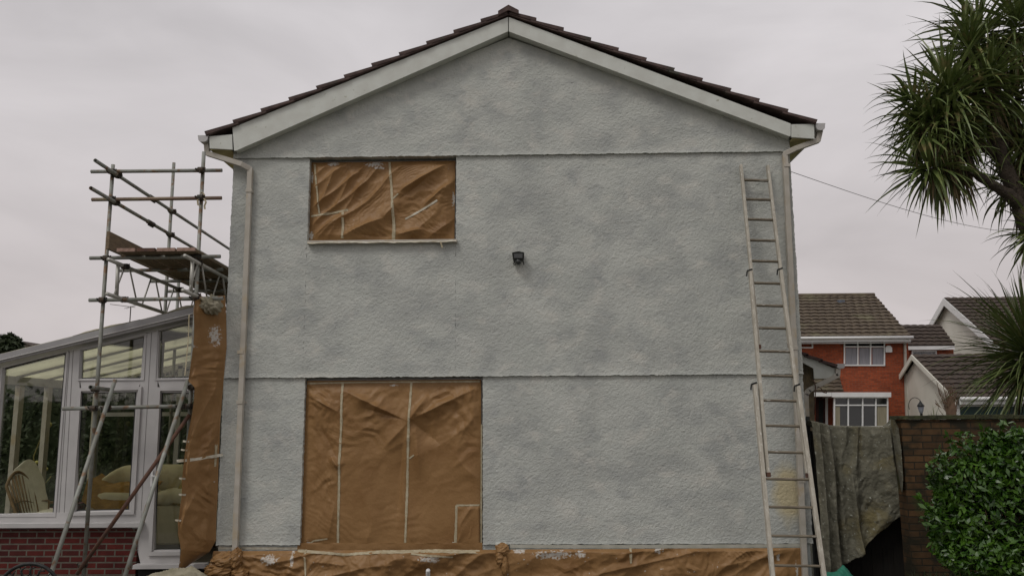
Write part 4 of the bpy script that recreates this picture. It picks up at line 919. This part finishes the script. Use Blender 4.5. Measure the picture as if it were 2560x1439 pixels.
# smaller spiky palm behind the wall
q=P(2575,868,.35)
SP=thing('spiky_palm',(q[0],.35,0),'low bushy cabbage palm rising behind the garden wall at the right edge','tree')
MB().tube([(q[0],.35,0),(q[0],.35,q[2])],[.14,.10],12).build('trunk',M_bark,SP,smooth=True)
lv=MB(); dl=MB(); rosette(lv,dl,q,(-.15,-.25,1),480,1.22,w=.040,spread=(4,125),droop=.75,nd=50); lv.build('leaf_head',M_leaf,SP); dl.build('dead_leaves',M_leafd,SP)

# ================================================================ right-hand garden wall, gate, cloth
YW=-.45
xw=float(P(2256,1100,YW)[0]); zw=float(P(2300,1048,YW)[2])
GW=thing('garden_wall',(xw+2,YW,0),'high mossy brown brick garden wall behind the leafy shrub','wall')
MB().box((xw,YW,0),(xw+4.5,YW+.22,zw)).build('brickwork',M_brickold,GW)
mb=MB()
for k in range(10): mb.box((xw-.03+k*.455,YW-.035,zw+.002),(xw-.03+k*.455+.45,YW+.255,zw+.048+.004*(k%3)))
mb.build('coping',mat('mossy_coping',(.06,.065,.03),(.035,.035,.022),scale=8,rough=1,bump=1,bscale=30,bdist=.02),GW,bevel=.006)
YG=.12
GT=thing('garden_gate',(float(P(2140,1400,YG)[0]),YG,0),'tall dark timber side gate beside the house corner','gate')
g0=P(2026,1068,YG); g1=P(2262,1075,YG)
xs=np.linspace(g0[0],g1[0],10)
mb=MB()
for i in range(9): mb.box((xs[i]+.002,YG,.17),(xs[i+1]-.002,YG+.022,g1[2]-.0))
mb.build('boards',M_gate,GT,bevel=.003); mb=MB()
for z_ in (.35,1.05,1.75): mb.box((xs[0],YG+.024,z_),(xs[-1],YG+.06,z_+.1))
mb.build('rail',M_gate,GT)
pp=P(2021,1040,YG-.02); MB().box((pp[0]-.028,YG-.03,0),(pp[0]+.012,YG+.05,pp[2])).build('gate_post',M_black,GT)
MB().box((g1[0]+.0,YG-.02,0),(g1[0]+.07,YG+.06,g1[2]+.05)).build('gate_post',M_gate,GT)
st=MB().box((g0[0]+.05,-.30,0),(g1[0]+.3,.5,.15)); tag(st.build('step',M_pave,bevel=.01),kind='structure')
# dust sheet hung over the gate
top=[(0,2022,1052),(.1,2040,1056),(.2,2066,1064),(.5,2140,1066),(.8,2212,1067),(.88,2224,1060),(.93,2232,1047),(1,2243,1058)]
bot=[(0,2054,1452),(.1,2072,1444),(.2,2087,1430),(.3,2102,1408),(.45,2140,1382),(.6,2165,1350),(.7,2183,1330),(.8,2208,1313),(.93,2246,1280),(1,2254,1215)]
nu,nv=150,120; G=np.zeros((nu,nv,3)); U=np.linspace(0,1,nu); T=np.array(top); Bt=np.array(bot)
tx,ty=np.interp(U,T[:,0],T[:,1]),np.interp(U,T[:,0],T[:,2]); bx,by=np.interp(U,Bt[:,0],Bt[:,1]),np.interp(U,Bt[:,0],Bt[:,2])
for i in range(nu):
    for j in range(nv):
        v=j/(nv-1); px_=tx[i]*(1-v)+bx[i]*v+3*math.sin(v*5+U[i]*4); py_=ty[i]*(1-v)+by[i]*v+(0 if v<.95 else random.uniform(-1.5,1.5)); G[i,j]=P(px_,py_,-.02)
UU=U[:,None]*np.ones((1,nv)); VV=np.linspace(0,1,nv)[None,:]*np.ones((nu,1))
fold=.07*np.exp(-((UU-.16-.05*VV)/.035)**2)-.05*np.exp(-((UU-.24-.05*VV)/.03)**2)*np.clip(VV*2,0,1)+.05*np.exp(-((UU-.07)/.03)**2)+.045*np.exp(-((UU-.45-.0*VV)/.05)**2)*VV+.06*np.exp(-((UU-.93+.15*(1-VV))/.03)**2)*np.clip(1.2-VV,0,1)
fold+=ridge(UU*2.2,VV*1.8,R(80),1.5,.24,77)*.045+(fbm(UU*6,VV*6,22,4)-.45)*.05+ridge(UU*2.2,VV*1.8,R(35),.8,.3,79)*.03*VV
G[...,1]-=fold*1.7+.03
mb=MB().grid(G); back=np.zeros((nu,8,3))
for j in range(8):
    v=j/7; back[:,j]=G[:,0]; back[:,j,1]+=.22*v; back[:,j,2]+=.01*math.sin(v*3.1)-.25*max(0,v-.75)
mb.grid(back); o=mb.build('dust_sheet',M_dust,smooth=True); tag(o,'paint-spattered olive-grey dust sheet draped over the dark side gate','dust sheet')
so=o.modifiers.new('solid','SOLIDIFY'); so.thickness=.004
# flap
F0=[(2232,1047),(2243,1060),(2252,1110),(2257,1180),(2258,1212),(2254,1226),(2246,1200),(2240,1160),(2236,1120)]
mb=MB(); G=np.zeros((12,30,3))
for j in range(30):
    v=j/29; a_=np.interp(v,[0,1],[0,1]); lx=np.interp(v,[0,.3,.6,1],[2226,2233,2240,2253]); rx=np.interp(v,[0,.1,.4,.8,1],[2236,2246,2253,2258,2256]); y_=1046+180*v
    for i in range(12):
        u=i/11; G[i,j]=P(lx+(rx-lx)*u,y_+3*u,-.30-.20*u-.03*math.sin(u*3.1)-.01*math.sin(v*20))
mb.grid(G); f2=mb.build('flap',M_dust,None,smooth=True); f2.parent=o
# green tarpaulin, pipe stub, ground cloth
def lump(name,px0,px1,pyt,Y,dy,m,label,cat,sd_,base=0.):
    a=P(px0,1439,Y)[0]; b_=P(px1,1439,Y)[0]; zt2=float(P((px0+px1)/2,pyt,Y)[2]); nu,nv=80,50; G=np.zeros((nu,nv,3))
    for i in range(nu):
        for j in range(nv):
            u=i/(nu-1); v=j/(nv-1); x=a+(b_-a)*u; y_=Y+(v-.5)*dy; e_=(math.sin(math.pi*u)**.45)*(math.sin(math.pi*v)**.5)
            G[i,j]=(x,y_,base+.005+e_*(zt2-base)*(.55+.75*float(fbm(np.array(x*5.),np.array(y_*5.),sd_,4)))+e_*.06*float(ridge(np.array(x),np.array(y_),R(15),.5,.12,sd_)))
    mb=MB().grid(G); o=mb.build(name,m,smooth=True); tag(o,label,cat); so=o.modifiers.new('solid','SOLIDIFY'); so.thickness=.004; return o
lump('dust_sheet',305,560,1430,-.45,.5,M_dust2,'bunched cream dust sheet on the ground at the conservatory door','dust sheet',51,.0)
lump('tarpaulin',2030,2160,1424,-.75,.5,M_green,'crumpled green tarpaulin on the ground at the ladder foot','tarpaulin',53,0.)
q=P(1070,1428,-.35); mb=MB().tube([(q[0],-.35,0),(q[0],-.35,q[2]+.0),(q[0]+.004,-.37,q[2]+.02)],.026,12); tag(mb.build('pipe_stub',M_whitepaint,smooth=True),'short white plastic pipe standing before the masked plinth','pipe')
# flower bed, shrub
mb=MB(); G=np.zeros((60,24,3)); 
for i in range(60):
    for j in range(24):
        x=xw-.1+4.5*i/59; y_=-3.2+(3.2+YW)*j/23; G[i,j]=(x,y_,(.02 if j==0 or i==0 else .16+.14*float(fbm(np.array(x*2.),np.array(y_*2.),3,3))))
mb.grid(G); tag(mb.build('soil_bed',M_soil,smooth=True),kind='structure')
mb=MB(); rg=np.random.default_rng(5)
for _ in range(2600):
    x=xw+rg.random()*1.6-.05; y_=-.5-rg.random()*.9; d=Vector((rg.normal()*.5,rg.normal()*.5,1)); blade(mb,(x,y_,.2),d,.10+.12*rg.random(),.012,1.2,3)
tag(mb.build('ground_cover',M_hedge),'low dark weeds growing along the foot of the brick wall','weeds',kind='stuff')
q=P(2490,1260,-1.5)
SH=thing('leafy_shrub',(q[0],-1.5,.1),'dense glossy green shrub in front of the mossy brick wall','shrub')
mb=MB(); 
def shrubcloud(c,r,n,sd_): leafcloud(mb,c,r,int(n*1.25),.076,sd_,.70)
def pc(a,b_,Y): return P(a+18,b_+24,Y)
for (a_,b_,Y,rx,rz,n) in ((2500,1270,-1.5,.72,.60,3800),(2415,1185,-1.6,.34,.30,1200),(2500,1125,-1.55,.34,.26,1000),(2375,1290,-1.6,.28,.30,1000),(2430,1365,-1.7,.40,.22,1100),(2570,1160,-1.7,.42,.5,1500),(2545,1370,-1.8,.5,.30,1200),(2352,1225,-1.55,.15,.2,300),(2340,1330,-1.55,.14,.16,220),(2470,1090,-1.6,.14,.16,170),(2378,1128,-1.55,.14,.13,140),(2540,1085,-1.6,.18,.17,200)):
    shrubcloud(pc(a_,b_,Y),(rx,.45 if rx>.4 else rx*.8,rz),n,int(a_+b_))
rgs=np.random.default_rng(31)
for k in range(46):   # leafy shoots that break the outline
    th=rgs.uniform(R(30),R(215)); bx_,by_=2478+155*math.cos(th)*rgs.uniform(.85,1.12),1250-165*math.sin(th)*rgs.uniform(.85,1.12)
    c_=np.array(pc(bx_,by_,-1.6+rgs.uniform(-.2,.2))); d_=np.array([math.cos(th)*.5,rgs.uniform(-.4,.1),.55+.4*math.sin(th)]); d_/=np.linalg.norm(d_)
    mb.tube([c_,c_+d_*.2],[.004,.002],4)
    for m_ in range(9): leafcloud(mb,c_+d_*(.02+.022*m_),(.035,.035,.03),2,.085,900+k*10+m_,.9)
mb.build('foliage',M_bush,SH)
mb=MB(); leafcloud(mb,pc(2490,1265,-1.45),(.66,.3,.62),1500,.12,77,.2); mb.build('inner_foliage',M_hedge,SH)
mb=MB()
for k in range(14):
    e_=pc(2360+k*17,1150+random.uniform(-40,120),-1.5+random.uniform(-.3,.2)); mb.tube([(q[0]+random.uniform(-.2,.2),-1.5,.15),Vector((q[0],-1.5,.5)).lerp(Vector(e_),.4),e_],[.018,.012,.004],6)
mb.build('stems',M_twig,SH)

# trees behind the photographer, mirrored in the conservatory glass
mb=MB(); 
for k in range(30): leafcloud(mb,(-30+k*1.9,-27+1.2*math.sin(k*2.1),1.9+.5*math.sin(k*1.3)),(1.8,1.2,2.4+.7*math.sin(k*1.7)),150,.55,300+k,.6)
mb.box((-31,-28.3,0),(27,-27.6,3.1)); HT=thing('garden_hedge',(-2,-27,0),'tall dark boundary hedge at the far end of the garden facing the gable','hedge'); mb.build('foliage',M_hedge,HT)
# telephone wire
mb=MB(); a=Vector(P(1977,429,.9)); b_=Vector(P(2620,590,9)); pts=[a.lerp(b_,t)+Vector((0,0,-.25*math.sin(math.pi*t)*.8)) for t in np.linspace(0,1,24)]
ext=b_+(b_-a)*1.5; pts+= [b_.lerp(ext,t) for t in (.3,.6,1)]
mb.tube(pts,.0045,6); tag(mb.build('telephone_wire',M_coup,smooth=True),'thin telephone wire running from the house eaves behind the cabbage palm','wire')

# ================================================================ background houses (right)
def tileroof(mb,e0,e1,r1,r0,rows,tw=.3,amp=.035,step=.05):
    """e0-e1 eaves, r0-r1 ridge; stepped courses with rolls"""
    e0,e1,r0,r1=[np.array(v,float) for v in (e0,e1,r0,r1)]; L=np.linalg.norm(e1-e0); nx=int(L/tw*6)+1
    u=np.linspace(0,1,nx); nrm=np.cross(e1-e0,r0-e0); nrm/=np.linalg.norm(nrm); nrm=nrm if nrm[2]>0 else -nrm
    for i in range(rows):
        t0,t1=i/rows,(i+1.12)/rows; t1=min(t1,1.)
        a0=e0+(r0-e0)*t0; a1=e1+(r1-e1)*t0; c0_=e0+(r0-e0)*t1; c1_=e1+(r1-e1)*t1
        lo=a0[None]*(1-u[:,None])+a1[None]*u[:,None]; hi=c0_[None]*(1-u[:,None])+c1_[None]*u[:,None]
        ln_=np.linalg.norm(lo-lo[0],axis=1); h=np.abs(np.sin(ln_/tw*math.pi))**.7*amp
        j=(vn(ln_/tw,ln_*0+i,5)-.5)*.012
        top_=lo+nrm*(step+h+j)[:,None]; mb.grid(np.stack([top_,hi+nrm*(h*.8)[:,None]],1)); mb.grid(np.stack([lo-nrm*.01,top_],1))
def win(px0,py0,px1,py1,Y,par,mul=(),tr_=None,glass=M_darkglass,curt=None,lead=False,fw=3):
    fr=MB(); rect=lambda a,b_,c,d_,Yq=Y,t=.09: fr.slab([(a,b_),(c,b_),(c,d_),(a,d_)],Yq,t)
    rect(px0,py0,px1,py0+fw); rect(px0,py1-fw,px1,py1); rect(px0,py0+fw,px0+fw,py1-fw); rect(px1-fw,py0+fw,px1,py1-fw)
    for m_ in mul: rect(m_-fw/2,py0+fw,m_+fw/2,py1-fw,Y+.004,.08)
    if tr_: rect(px0+fw,tr_-fw/2,px1-fw,tr_+fw/2,Y+.008,.07)
    W=fr.build('window',M_whitepaint,par)
    MB().slab([(px0,py0),(px1,py0),(px1,py1),(px0,py1)],Y+.06,.01).build('pane',glass,W)
    if lead and tr_: MB().slab([(px0+fw,py0+fw),(px1-fw,py0+fw),(px1-fw,tr_-fw/2),(px0+fw,tr_-fw/2)],Y+.05,.008).build('leaded_light',M_lead,W)
    if curt:
        for (a,c) in curt: MB().slab([(a,(tr_ or py0)+fw),(c,(tr_ or py0)+fw),(c,py1-fw),(a,py1-fw)],Y+.045,.01).build('curtain',M_net if lead==2 else M_curtain,W)
    return W
YH=20.
RH=thing('red_brick_house',(float(P(2130,1050,YH)[0]),YH,0),'orange-red brick house with white bay window and brown tiled roof','house')
mb=MB(); a=P(1950,848,YH); b_=P(2269,848,YH); mb.box((a[0]-2,YH,0),(b_[0],YH+7,a[2]+.1)); mb.build('wall',M_brickfar,RH)
mb=MB(); e0,e1=P(1930,845,YH-.4),P(2277,843,YH-.4); r1=P(2186,739,YH+3.3); r0=P(1930,739,YH+3.3); r0[2]=r1[2]; e0[2]=e1[2]=float(P(2100,843,YH-.4)[2])
tileroof(mb,e0,e1,r1,r0,13)
bk=[np.array([v[0],YH+7.4,e0[2]]) for v in (e0,e1)]
mb.add([r0,r1,bk[1],bk[0]],[(0,1,2,3)]); mb.build('roof',M_tile_far,RH)
mb=MB(); mb.tube([r0+[0,0,.02],r1+[0,0,.02]],.10,8); mb.build('ridge_tiles',M_tile_far,RH)
MB().slab([(2192,755),(2192,755.1),(2192,755.2)],YH,.01) if 0 else None
q=P(2099,755,YH+2.75); MB().box((q[0]-.13,q[1]-.25,q[2]-.10),(q[0]+.12,q[1]+.05,q[2]+.06)).build('roof_vent',mat('lead_grey',(.12,.14,.17),(.1,.11,.13)),RH)
zz=e0[2]; MB().box((e0[0],YH-.40,zz-.16),(e1[0]+.0,YH-.37,zz-.03)).build('fascia',M_whitepaint,RH)
gm=MB(); gm.tube([(e0[0],YH-.46,zz-.02),(e1[0]+.06,YH-.46,zz-.02)],.052,10); gm.build('gutter',M_whitepaint,RH,smooth=True)
MB().box((e0[0],YH-.37,zz-.2),(e1[0],YH,zz-.185)).build('soffit',M_whitepaint,RH)
sqpipe([P(2268,846,YH-.4),P(2262,858,YH-.1),P(2262,862,YH-.05),P(2268,1090,YH-.05)],.08,RH,'downpipe',M_pipe)
win(2110,850,2213,914,YH-.05,RH,(2145,2177),866,curt=((2114,2144),(2148,2175),(2181,2210)),lead=2)
win(1990,850,2033,870,YH-.05,RH,(),None,glass=M_lead)
q=P(2221,872,YH-.06); mb=MB().prism([(q[0]-.11,YH-.12,q[2]-.12),(q[0]+.11,YH-.12,q[2]-.12),(q[0]+.11,YH-.12,q[2]+.05),(q[0]+.05,YH-.12,q[2]+.12),(q[0]-.05,YH-.12,q[2]+.12),(q[0]-.11,YH-.12,q[2]+.05)],(0,.11,0)); mb.build('alarm_box',M_whitepaint,RH)
# bay window
YBW=YH-.9
W=win(2085,992,2221,1067,YBW,RH,(2121,2157,2190),1012,curt=((2088,2100),(2193,2217)))
mb=MB().slab([(2080,980),(2228,980),(2228,992),(2080,992)],YBW-.1,1.0); mb.build('bay_roof',M_whitepaint,RH)
mb=MB().slab([(2084,1067.5),(2222,1067.5),(2222,1120),(2084,1120)],YBW,.88); mb.build('bay_base',M_whitepaint,RH)
mb=MB().slab([(2040,992),(2064,992),(2064,1110),(2040,1110)],YH-.04,.03); D=mb.build('door',mat('maroon_door',(.05,.015,.012),(.03,.012,.01)),RH)
MB().slab([(2047,1000),(2058,1000),(2058,1090),(2047,1090)],YH-.06,.015).build('door_glass',M_darkglass,D)
MB().slab([(2064,990),(2070,990),(2070,1110),(2064,1110)],YH-.07,.06).build('door_frame',M_whitepaint,D)
mb=MB(); tileroof(mb,P(2000,978,YH-1.),P(2108,978,YH-1.),P(2098,942,YH-.02),P(2000,942,YH-.02),4); mb.build('porch_roof',M_tile_far,RH)
MB().slab([(2000,980),(2079,980),(2079,990),(2000,990)],YH-1.0,.9).build('porch_fascia',M_whitepaint,RH)
# linked wing and white gabled house
YL=22.3
LW=thing('link_wing',(float(P(2320,1000,YL)[0]),YL,0),'low dark-roofed wing between the red brick house and the white gable','building')
mb=MB(); e0,e1=P(2262,864,YL),P(2386,864,YL); r0,r1=P(2240,812,YL+1.3),P(2350,812,YL+1.3); tileroof(mb,e0,e1,r1,r0,6); mb.add([r0,r1,r1+[0,1.5,-1],r0+[0,1.5,-1]],[(0,1,2,3)]); mb.build('roof',M_tile_far2,LW)
MB().slab([(2262,865),(2387,864),(2387,873),(2262,874)],YL-.08,.06).build('fascia',M_whitepaint,LW)
mb=MB().slab([(2255,874.5),(2384,873.5),(2384,1100),(2255,1100)],YL+.2,1.5); mb.build('wall',M_brickfar,LW)
win(2280,876,2342,905,YL+.12,LW,(),None,glass=M_lead)
YR=25.3
q=P(2363,744,YR); X0=q[0]
WH=thing('white_gabled_house',(X0+3,YR-3,0),'cream rendered house with white bargeboards and brown tiled roof at right','house')
zr_=q[2]; zslope=(zr_-P(2480,850,YR-3.4)[2])/3.4; half=4.3
ez=zr_-zslope*half
mb=MB().prism([(X0+.15,YR-half+.4,0),(X0+.15,YR+half-.4,0),(X0+.15,YR+half-.4,ez+.2),(X0+.15,YR,zr_-.12),(X0+.15,YR-half+.4,ez+.2)],(11,0,0)); mb.build('wall',M_roughwhite,WH)
mb=MB(); tileroof(mb,(X0-.05,YR-half,ez),(X0+12,YR-half,ez),(X0+12,YR,zr_),(X0-.05,YR,zr_),16); mb.add([(X0-.05,YR,zr_),(X0+12,YR,zr_),(X0+12,YR+half,ez),(X0-.05,YR+half,ez)],[(0,1,2,3)]); mb.build('roof',M_tile_far2,WH)
mb=MB()
for s_ in (-1,1): mb.prism([(X0-.09,YR,zr_-.02),(X0-.09,YR+s_*half,ez-.02),(X0-.09,YR+s_*half,ez-.32),(X0-.09,YR,zr_-.34)],(.05,0,0))
mb.build('bargeboard',M_whitepaint,WH)
YGa=18.9
q=P(2284,886,YGa); X1=q[0]; z1=q[2]; zs=(z1-P(2390,990,YGa-2.6)[2])/2.6; ez1=z1-zs*2.75
GA=thing('garage',(X1+3,YGa-2,0),'cream gabled garage with dark green door and white fascia','garage')
MB().prism([(X1+.12,YGa-2.4,0),(X1+.12,YGa+2.4,0),(X1+.12,YGa+2.4,ez1+.15),(X1+.12,YGa,z1-.1),(X1+.12,YGa-2.4,ez1+.15)],(8,0,0)).build('wall',M_roughwhite,GA)
mb=MB(); tileroof(mb,(X1-.05,YGa-2.75,ez1),(X1+8.5,YGa-2.75,ez1),(X1+8.5,YGa,z1),(X1-.05,YGa,z1),10); mb.add([(X1-.05,YGa,z1),(X1+8.5,YGa,z1),(X1+8.5,YGa+2.75,ez1),(X1-.05,YGa+2.75,ez1)],[(0,1,2,3)]); mb.build('roof',M_tile_far2,GA)
mb=MB()
for s_ in (-1,1): mb.prism([(X1-.09,YGa,z1-.0),(X1-.09,YGa+s_*2.75,ez1),(X1-.09,YGa+s_*2.75,ez1-.16),(X1-.09,YGa,z1-.18)],(.05,0,0))
mb.build('bargeboard',M_roughwhite,GA)
MB().box((X1+.05,YGa-2.80,ez1-.17),(X1+8.4,YGa-2.75,ez1-.0)).build('fascia',M_whitepaint,GA)
gm=MB(); gm.tube([(X1+.05,YGa-2.86,ez1+.0),(X1+8.4,YGa-2.86,ez1+.0)],.06,8); gm.build('gutter',M_whitepaint,GA,smooth=True)
yy=YGa-2.46
a=P(2398,1016,yy); MB().box((a[0],yy,0),(a[0]+4.5,yy+.03,a[2])).build('garage_door',M_greendoor,GA)
b_=P(2392,1000,yy); MB().box((b_[0]-.12,yy-.03,0),(a[0]-.005,yy+.05,a[2]+.0)).build('door_frame',M_whitepaint,GA)
MB().box((b_[0]-.12,yy-.04,a[2]+.003),(a[0]+4.7,yy+.05,ez1-.18)).build('lintel',M_whitepaint,GA)
# lantern, spiky plant, bare shrub beyond the wall
YQ=9.
q=P(2303,1030,YQ); LT=thing('garden_lantern',(q[0],YQ,0),'small black post lantern just above the garden wall coping','lamp')
MB().tube([(q[0],YQ,0),(q[0],YQ,q[2]-.02)],.03,8).build('post',M_black,LT)
mb=MB().tube([(q[0],YQ,q[2]-.02),(q[0],YQ,q[2]+.02),(q[0],YQ,q[2]+.14)],[.03,.05,.075],8); mb.build('lantern_glass',mat('frosted_lantern',(.25,.27,.30),(.2,.2,.24)),LT)
mb=MB().tube([(q[0],YQ,q[2]+.14),(q[0],YQ,q[2]+.16),(q[0],YQ,q[2]+.23),(q[0],YQ,q[2]+.27)],[.09,.08,.03,.01],8)
arc=[(q[0]-.12+.13*math.cos(t)*1.2,YQ,q[2]+.14+.2*math.sin(t)) for t in np.linspace(R(200),R(30),12)]; mb.tube(arc,.008,5); mb.build('lantern_cap',M_black,LT,smooth=True)
q=P(2336,1062,8.); sp=thing('spiky_plant',(q[0],8.,0),'tuft of pale green spiky leaves peeping over the garden wall','plant')
MB().tube([(q[0],8,0),(q[0],8,q[2])],.06,8).build('trunk',M_bark,sp); lv=MB(); rosette(lv,lv,q,(0,0,1),70,.42,w=.022,spread=(0,80),droop=.6); lv.build('leaf_head',mat('pale_spiky_leaf',(.11,.13,.06),(.16,.17,.09)),sp)
q=P(2376,1010,10.); bs=thing('bare_shrub',(q[0],10.,0),'leafless brown shrub with thin upright twigs against the garage','shrub')
mb=MB().tube([(q[0],10,0),(q[0],10,P(2376,1020,10.)[2]),(q[0]+.02,10,P(2376,990,10.)[2])],[.14,.12,.07],8); mb.build('trunk',M_twig,bs)
mb=MB()
for k in range(75):
    a=Vector((q[0]+random.uniform(-.12,.12),10+random.uniform(-.1,.1),random.uniform(q[2]-.35,q[2]+.1))); h_=random.uniform(.25,.62); sd_=random.uniform(-.22,.16)
    mb.tube([a,a+Vector((sd_*.7,0,h_*.5)),a+Vector((sd_+random.uniform(-.05,.05),0,h_))],[.008,.006,.003],4)
for k in range(14):
    s_=random.choice((-1,-1,1)); a=Vector((q[0]+s_*.08,10,q[2]-.1)); mb.tube([a,a+Vector((s_*.16,0,.02)),a+Vector((s_*.28,0,.1+random.random()*.12))],[.007,.005,.003],4)
mb.build('twigs',M_twig,bs)

# ================================================================ background left
def conifer(px,py,Y,rx,rz,label,sd_,n=2600):
    c=P(px,py,Y); t=thing('conifer_tree',(c[0],Y,0),label,'tree')
    MB().tube([(c[0],Y,0),(c[0],Y,c[2])],[.2,.08],8).build('trunk',M_bark,t)
    mb=MB(); leafcloud(mb,c,(rx,rx,rz),n,.28,sd_,.3)
    for k in range(60):
        a=random.uniform(0,6.28); r_=rx*random.uniform(.2,1.); leafcloud(mb,(c[0]+r_*math.cos(a),Y+r_*math.sin(a),c[2]+random.uniform(-.2,1.)*rz*(1.15-r_/rx*.7)),(.3,.3,.12),14,.2,sd_+k,.2)
    mb.build('crown',M_hedge,t); return t
conifer(18,870,26.,.62,.62,'dark feathery conifer showing above the far left roof edge',5); conifer(-75,880,27.,1.2,.8,'dark conifer cut by the left frame edge, beyond the conservatory',6)
conifer(62,905,26.5,.7,.42,'small low conifer right of the feathery one at the far left',8,900)
a=P(-260,882,24.); mb=MB(); rg=np.random.default_rng(4)
hx1=P(105,882,24.)[0]
MB_=mb
for k in range(26): leafcloud(mb,(a[0]+(hx1-a[0])*k/25,24.,a[2]*.5-.35),(.7,.6,a[2]*.52),420,.16,100+k,.6)
HD=thing('garden_hedge',((a[0]+hx1)/2,24.,0),'long clipped green hedge beyond the conservatory at far left','hedge'); mb.build('foliage',M_hedge,HD)
q=P(72,856,40.); HB=thing('distant_bungalow',(q[0],40.,0),'tiny distant bungalow gable peeping over the hedge at far left','house')
MB().prism([(q[0]-1.6,40,0),(q[0]+.9,40,0),(q[0]+.9,40,q[2]-.5),(q[0]-.4,40,q[2]-.05),(q[0]-1.6,40,q[2]-.5)],(0,5,0)).build('wall',M_roughwhite,HB)
mb=MB(); mb.prism([(q[0]-1.8,39.7,q[2]-.65),(q[0]-.4,39.7,q[2]+.1),(q[0]+1.5,39.7,q[2]-.65),(q[0]+1.5,39.7,q[2]-.85),(q[0]-.4,39.7,q[2]-.12),(q[0]-1.8,39.7,q[2]-.85)],(0,6,0)); mb.build('roof',M_tile_far2,HB)
# neighbour house seen only through the glass, with aerial
YN=20.; nb=thing('neighbour_house',(float(P(250,1100,YN)[0]),YN,0),'dark brown brick house glimpsed through the conservatory panes','house')
zz=float(P(250,955,YN)[2]); a=P(175,1000,YN); b_=P(620,1000,YN)
MB().box((a[0],YN,0),(b_[0],YN+6,zz)).build('wall',M_brickbrown,nb)
mb=MB(); rz_=float(P(300,868,YN+3)[2]); mb.prism([(a[0],YN-.3,zz),(a[0],YN+3,rz_),(a[0],YN+6.3,zz)],(b_[0]-a[0],0,0)); mb.build('roof',M_tile_far2,nb)
for x_ in (230,300): win(x_,1000,x_+38,1085,YN-.03,nb,(x_+19,),1030)
q=P(327,768,YN+3); ae=thing('tv_aerial',(q[0],YN+3,rz_),'thin television aerial on a mast above the conservatory roof','aerial')
MB().tube([(q[0],YN+3,rz_-.1),(q[0],YN+3,q[2])],.022,6).build('mast',M_coup,ae)
mb=MB(); l_=P(275,760,YN+3); r2_=P(338,768,YN+3); mb.tube([l_,r2_],.012,5)
for t in (.78,.86): 
    p_=Vector(l_).lerp(Vector(r2_),t); mb.tube([p_+Vector((-.12,-.2,-.1)),p_+Vector((.12,.2,.1))],.008,5)
mb.build('antenna_array',M_coup,ae)
# hedge behind the conservatory garden
mb=MB()
hx0=float(P(-60,1100,6.5)[0])-1.5
for k in range(22): leafcloud(mb,(hx0+k*.42,6.6+.2*math.sin(k*1.7),1.6),(.5,.45,1.65+.12*math.sin(k*2.3)),640,.14,200+k,.65)
mb.box((hx0-.3,6.55,0),(hx0+9.4,6.8,3.0))
H2=thing('garden_hedge',(hx0+4.5,6.6,0),'dark bushy hedge close behind the conservatory back glazing','hedge'); mb.build('foliage',M_hedge,H2)

# ================================================================ cast iron garden chair (near, bottom left)
YK=-4.; ct=Vector(P(77,1408,YK)); rr_=.26; cc=Vector((ct.x,YK,ct.z-rr_))
GC=thing('cast_iron_chair',(cc.x,YK-.2,0),'ornate black cast iron garden chair at the bottom left corner','chair')
mb=MB(); mb.tube([cc+Vector((rr_*math.cos(t),0,rr_*math.sin(t))) for t in np.linspace(-.75,math.pi+.75,40)],.014,10); mb.build('back_frame',M_black,GC,smooth=True)
mb=MB()
mb.tube([cc+Vector((.145*math.cos(t),0,.145*math.sin(t))) for t in np.linspace(0,2*math.pi,30)],.007,6)
for k in range(18):
    t=2*math.pi*k/18; c=cc+Vector((.20*math.cos(t),0,.20*math.sin(t)))
    mb.tube([c+Vector((.034*math.cos(s_),0,.034*math.sin(s_))) for s_ in np.linspace(t,t+5.2,12)],.006,5)
    mb.tube([cc+Vector((.145*math.cos(t+.1),0,.145*math.sin(t+.1))),cc+Vector((.25*math.cos(t+.17),0,.25*math.sin(t+.17)))],.005,5)
for k in range(8):
    t=2*math.pi*k/8; c=cc+Vector((.085*math.cos(t),0,.085*math.sin(t))); mb.tube([c+Vector((.04*math.cos(s_),0,.04*math.sin(s_))) for s_ in np.linspace(0,6.28,12)],.006,5)
mb.build('back_lattice',M_black,GC,smooth=True)
mb=MB(); sc_=cc+Vector((0,-.22,0)); sc_.z=.44
mb.tube([sc_+Vector((.22*math.cos(t),.22*math.sin(t),0)) for t in np.linspace(0,2*math.pi,32)],.014,8)
for r_ in (.07,.14): mb.tube([sc_+Vector((r_*math.cos(t),r_*math.sin(t),0)) for t in np.linspace(0,2*math.pi,24)],.008,6)
for k in range(12): t=k*math.pi/6; mb.tube([sc_,sc_+Vector((.22*math.cos(t),.22*math.sin(t),0))],.007,5)
mb.build('seat',M_black,GC,smooth=True)
for sx_ in (-1,1):
    for sy_ in (-1,1): a=sc_+Vector((.16*sx_,.16*sy_,0)); MB().tube([a,a+Vector((.03*sx_,.03*sy_,-.22)),Vector((a.x+.07*sx_,a.y+.07*sy_,0))],[.013,.011,.015],8).build('leg',M_black,GC,smooth=True)
    MB().tube([cc+Vector((.19*sx_,0,-.17)),Vector((cc.x+.2*sx_,YK-.03,.44))],.013,8).build('back_post',M_black,GC)
    MB().tube([cc+Vector((.25*sx_,0,-.08)),cc+Vector((.27*sx_,-.2,-.06)),cc+Vector((.25*sx_,-.36,-.12)),Vector((cc.x+.2*sx_,YK-.36,.45))],.012,8).build('arm',M_black,GC,smooth=True)
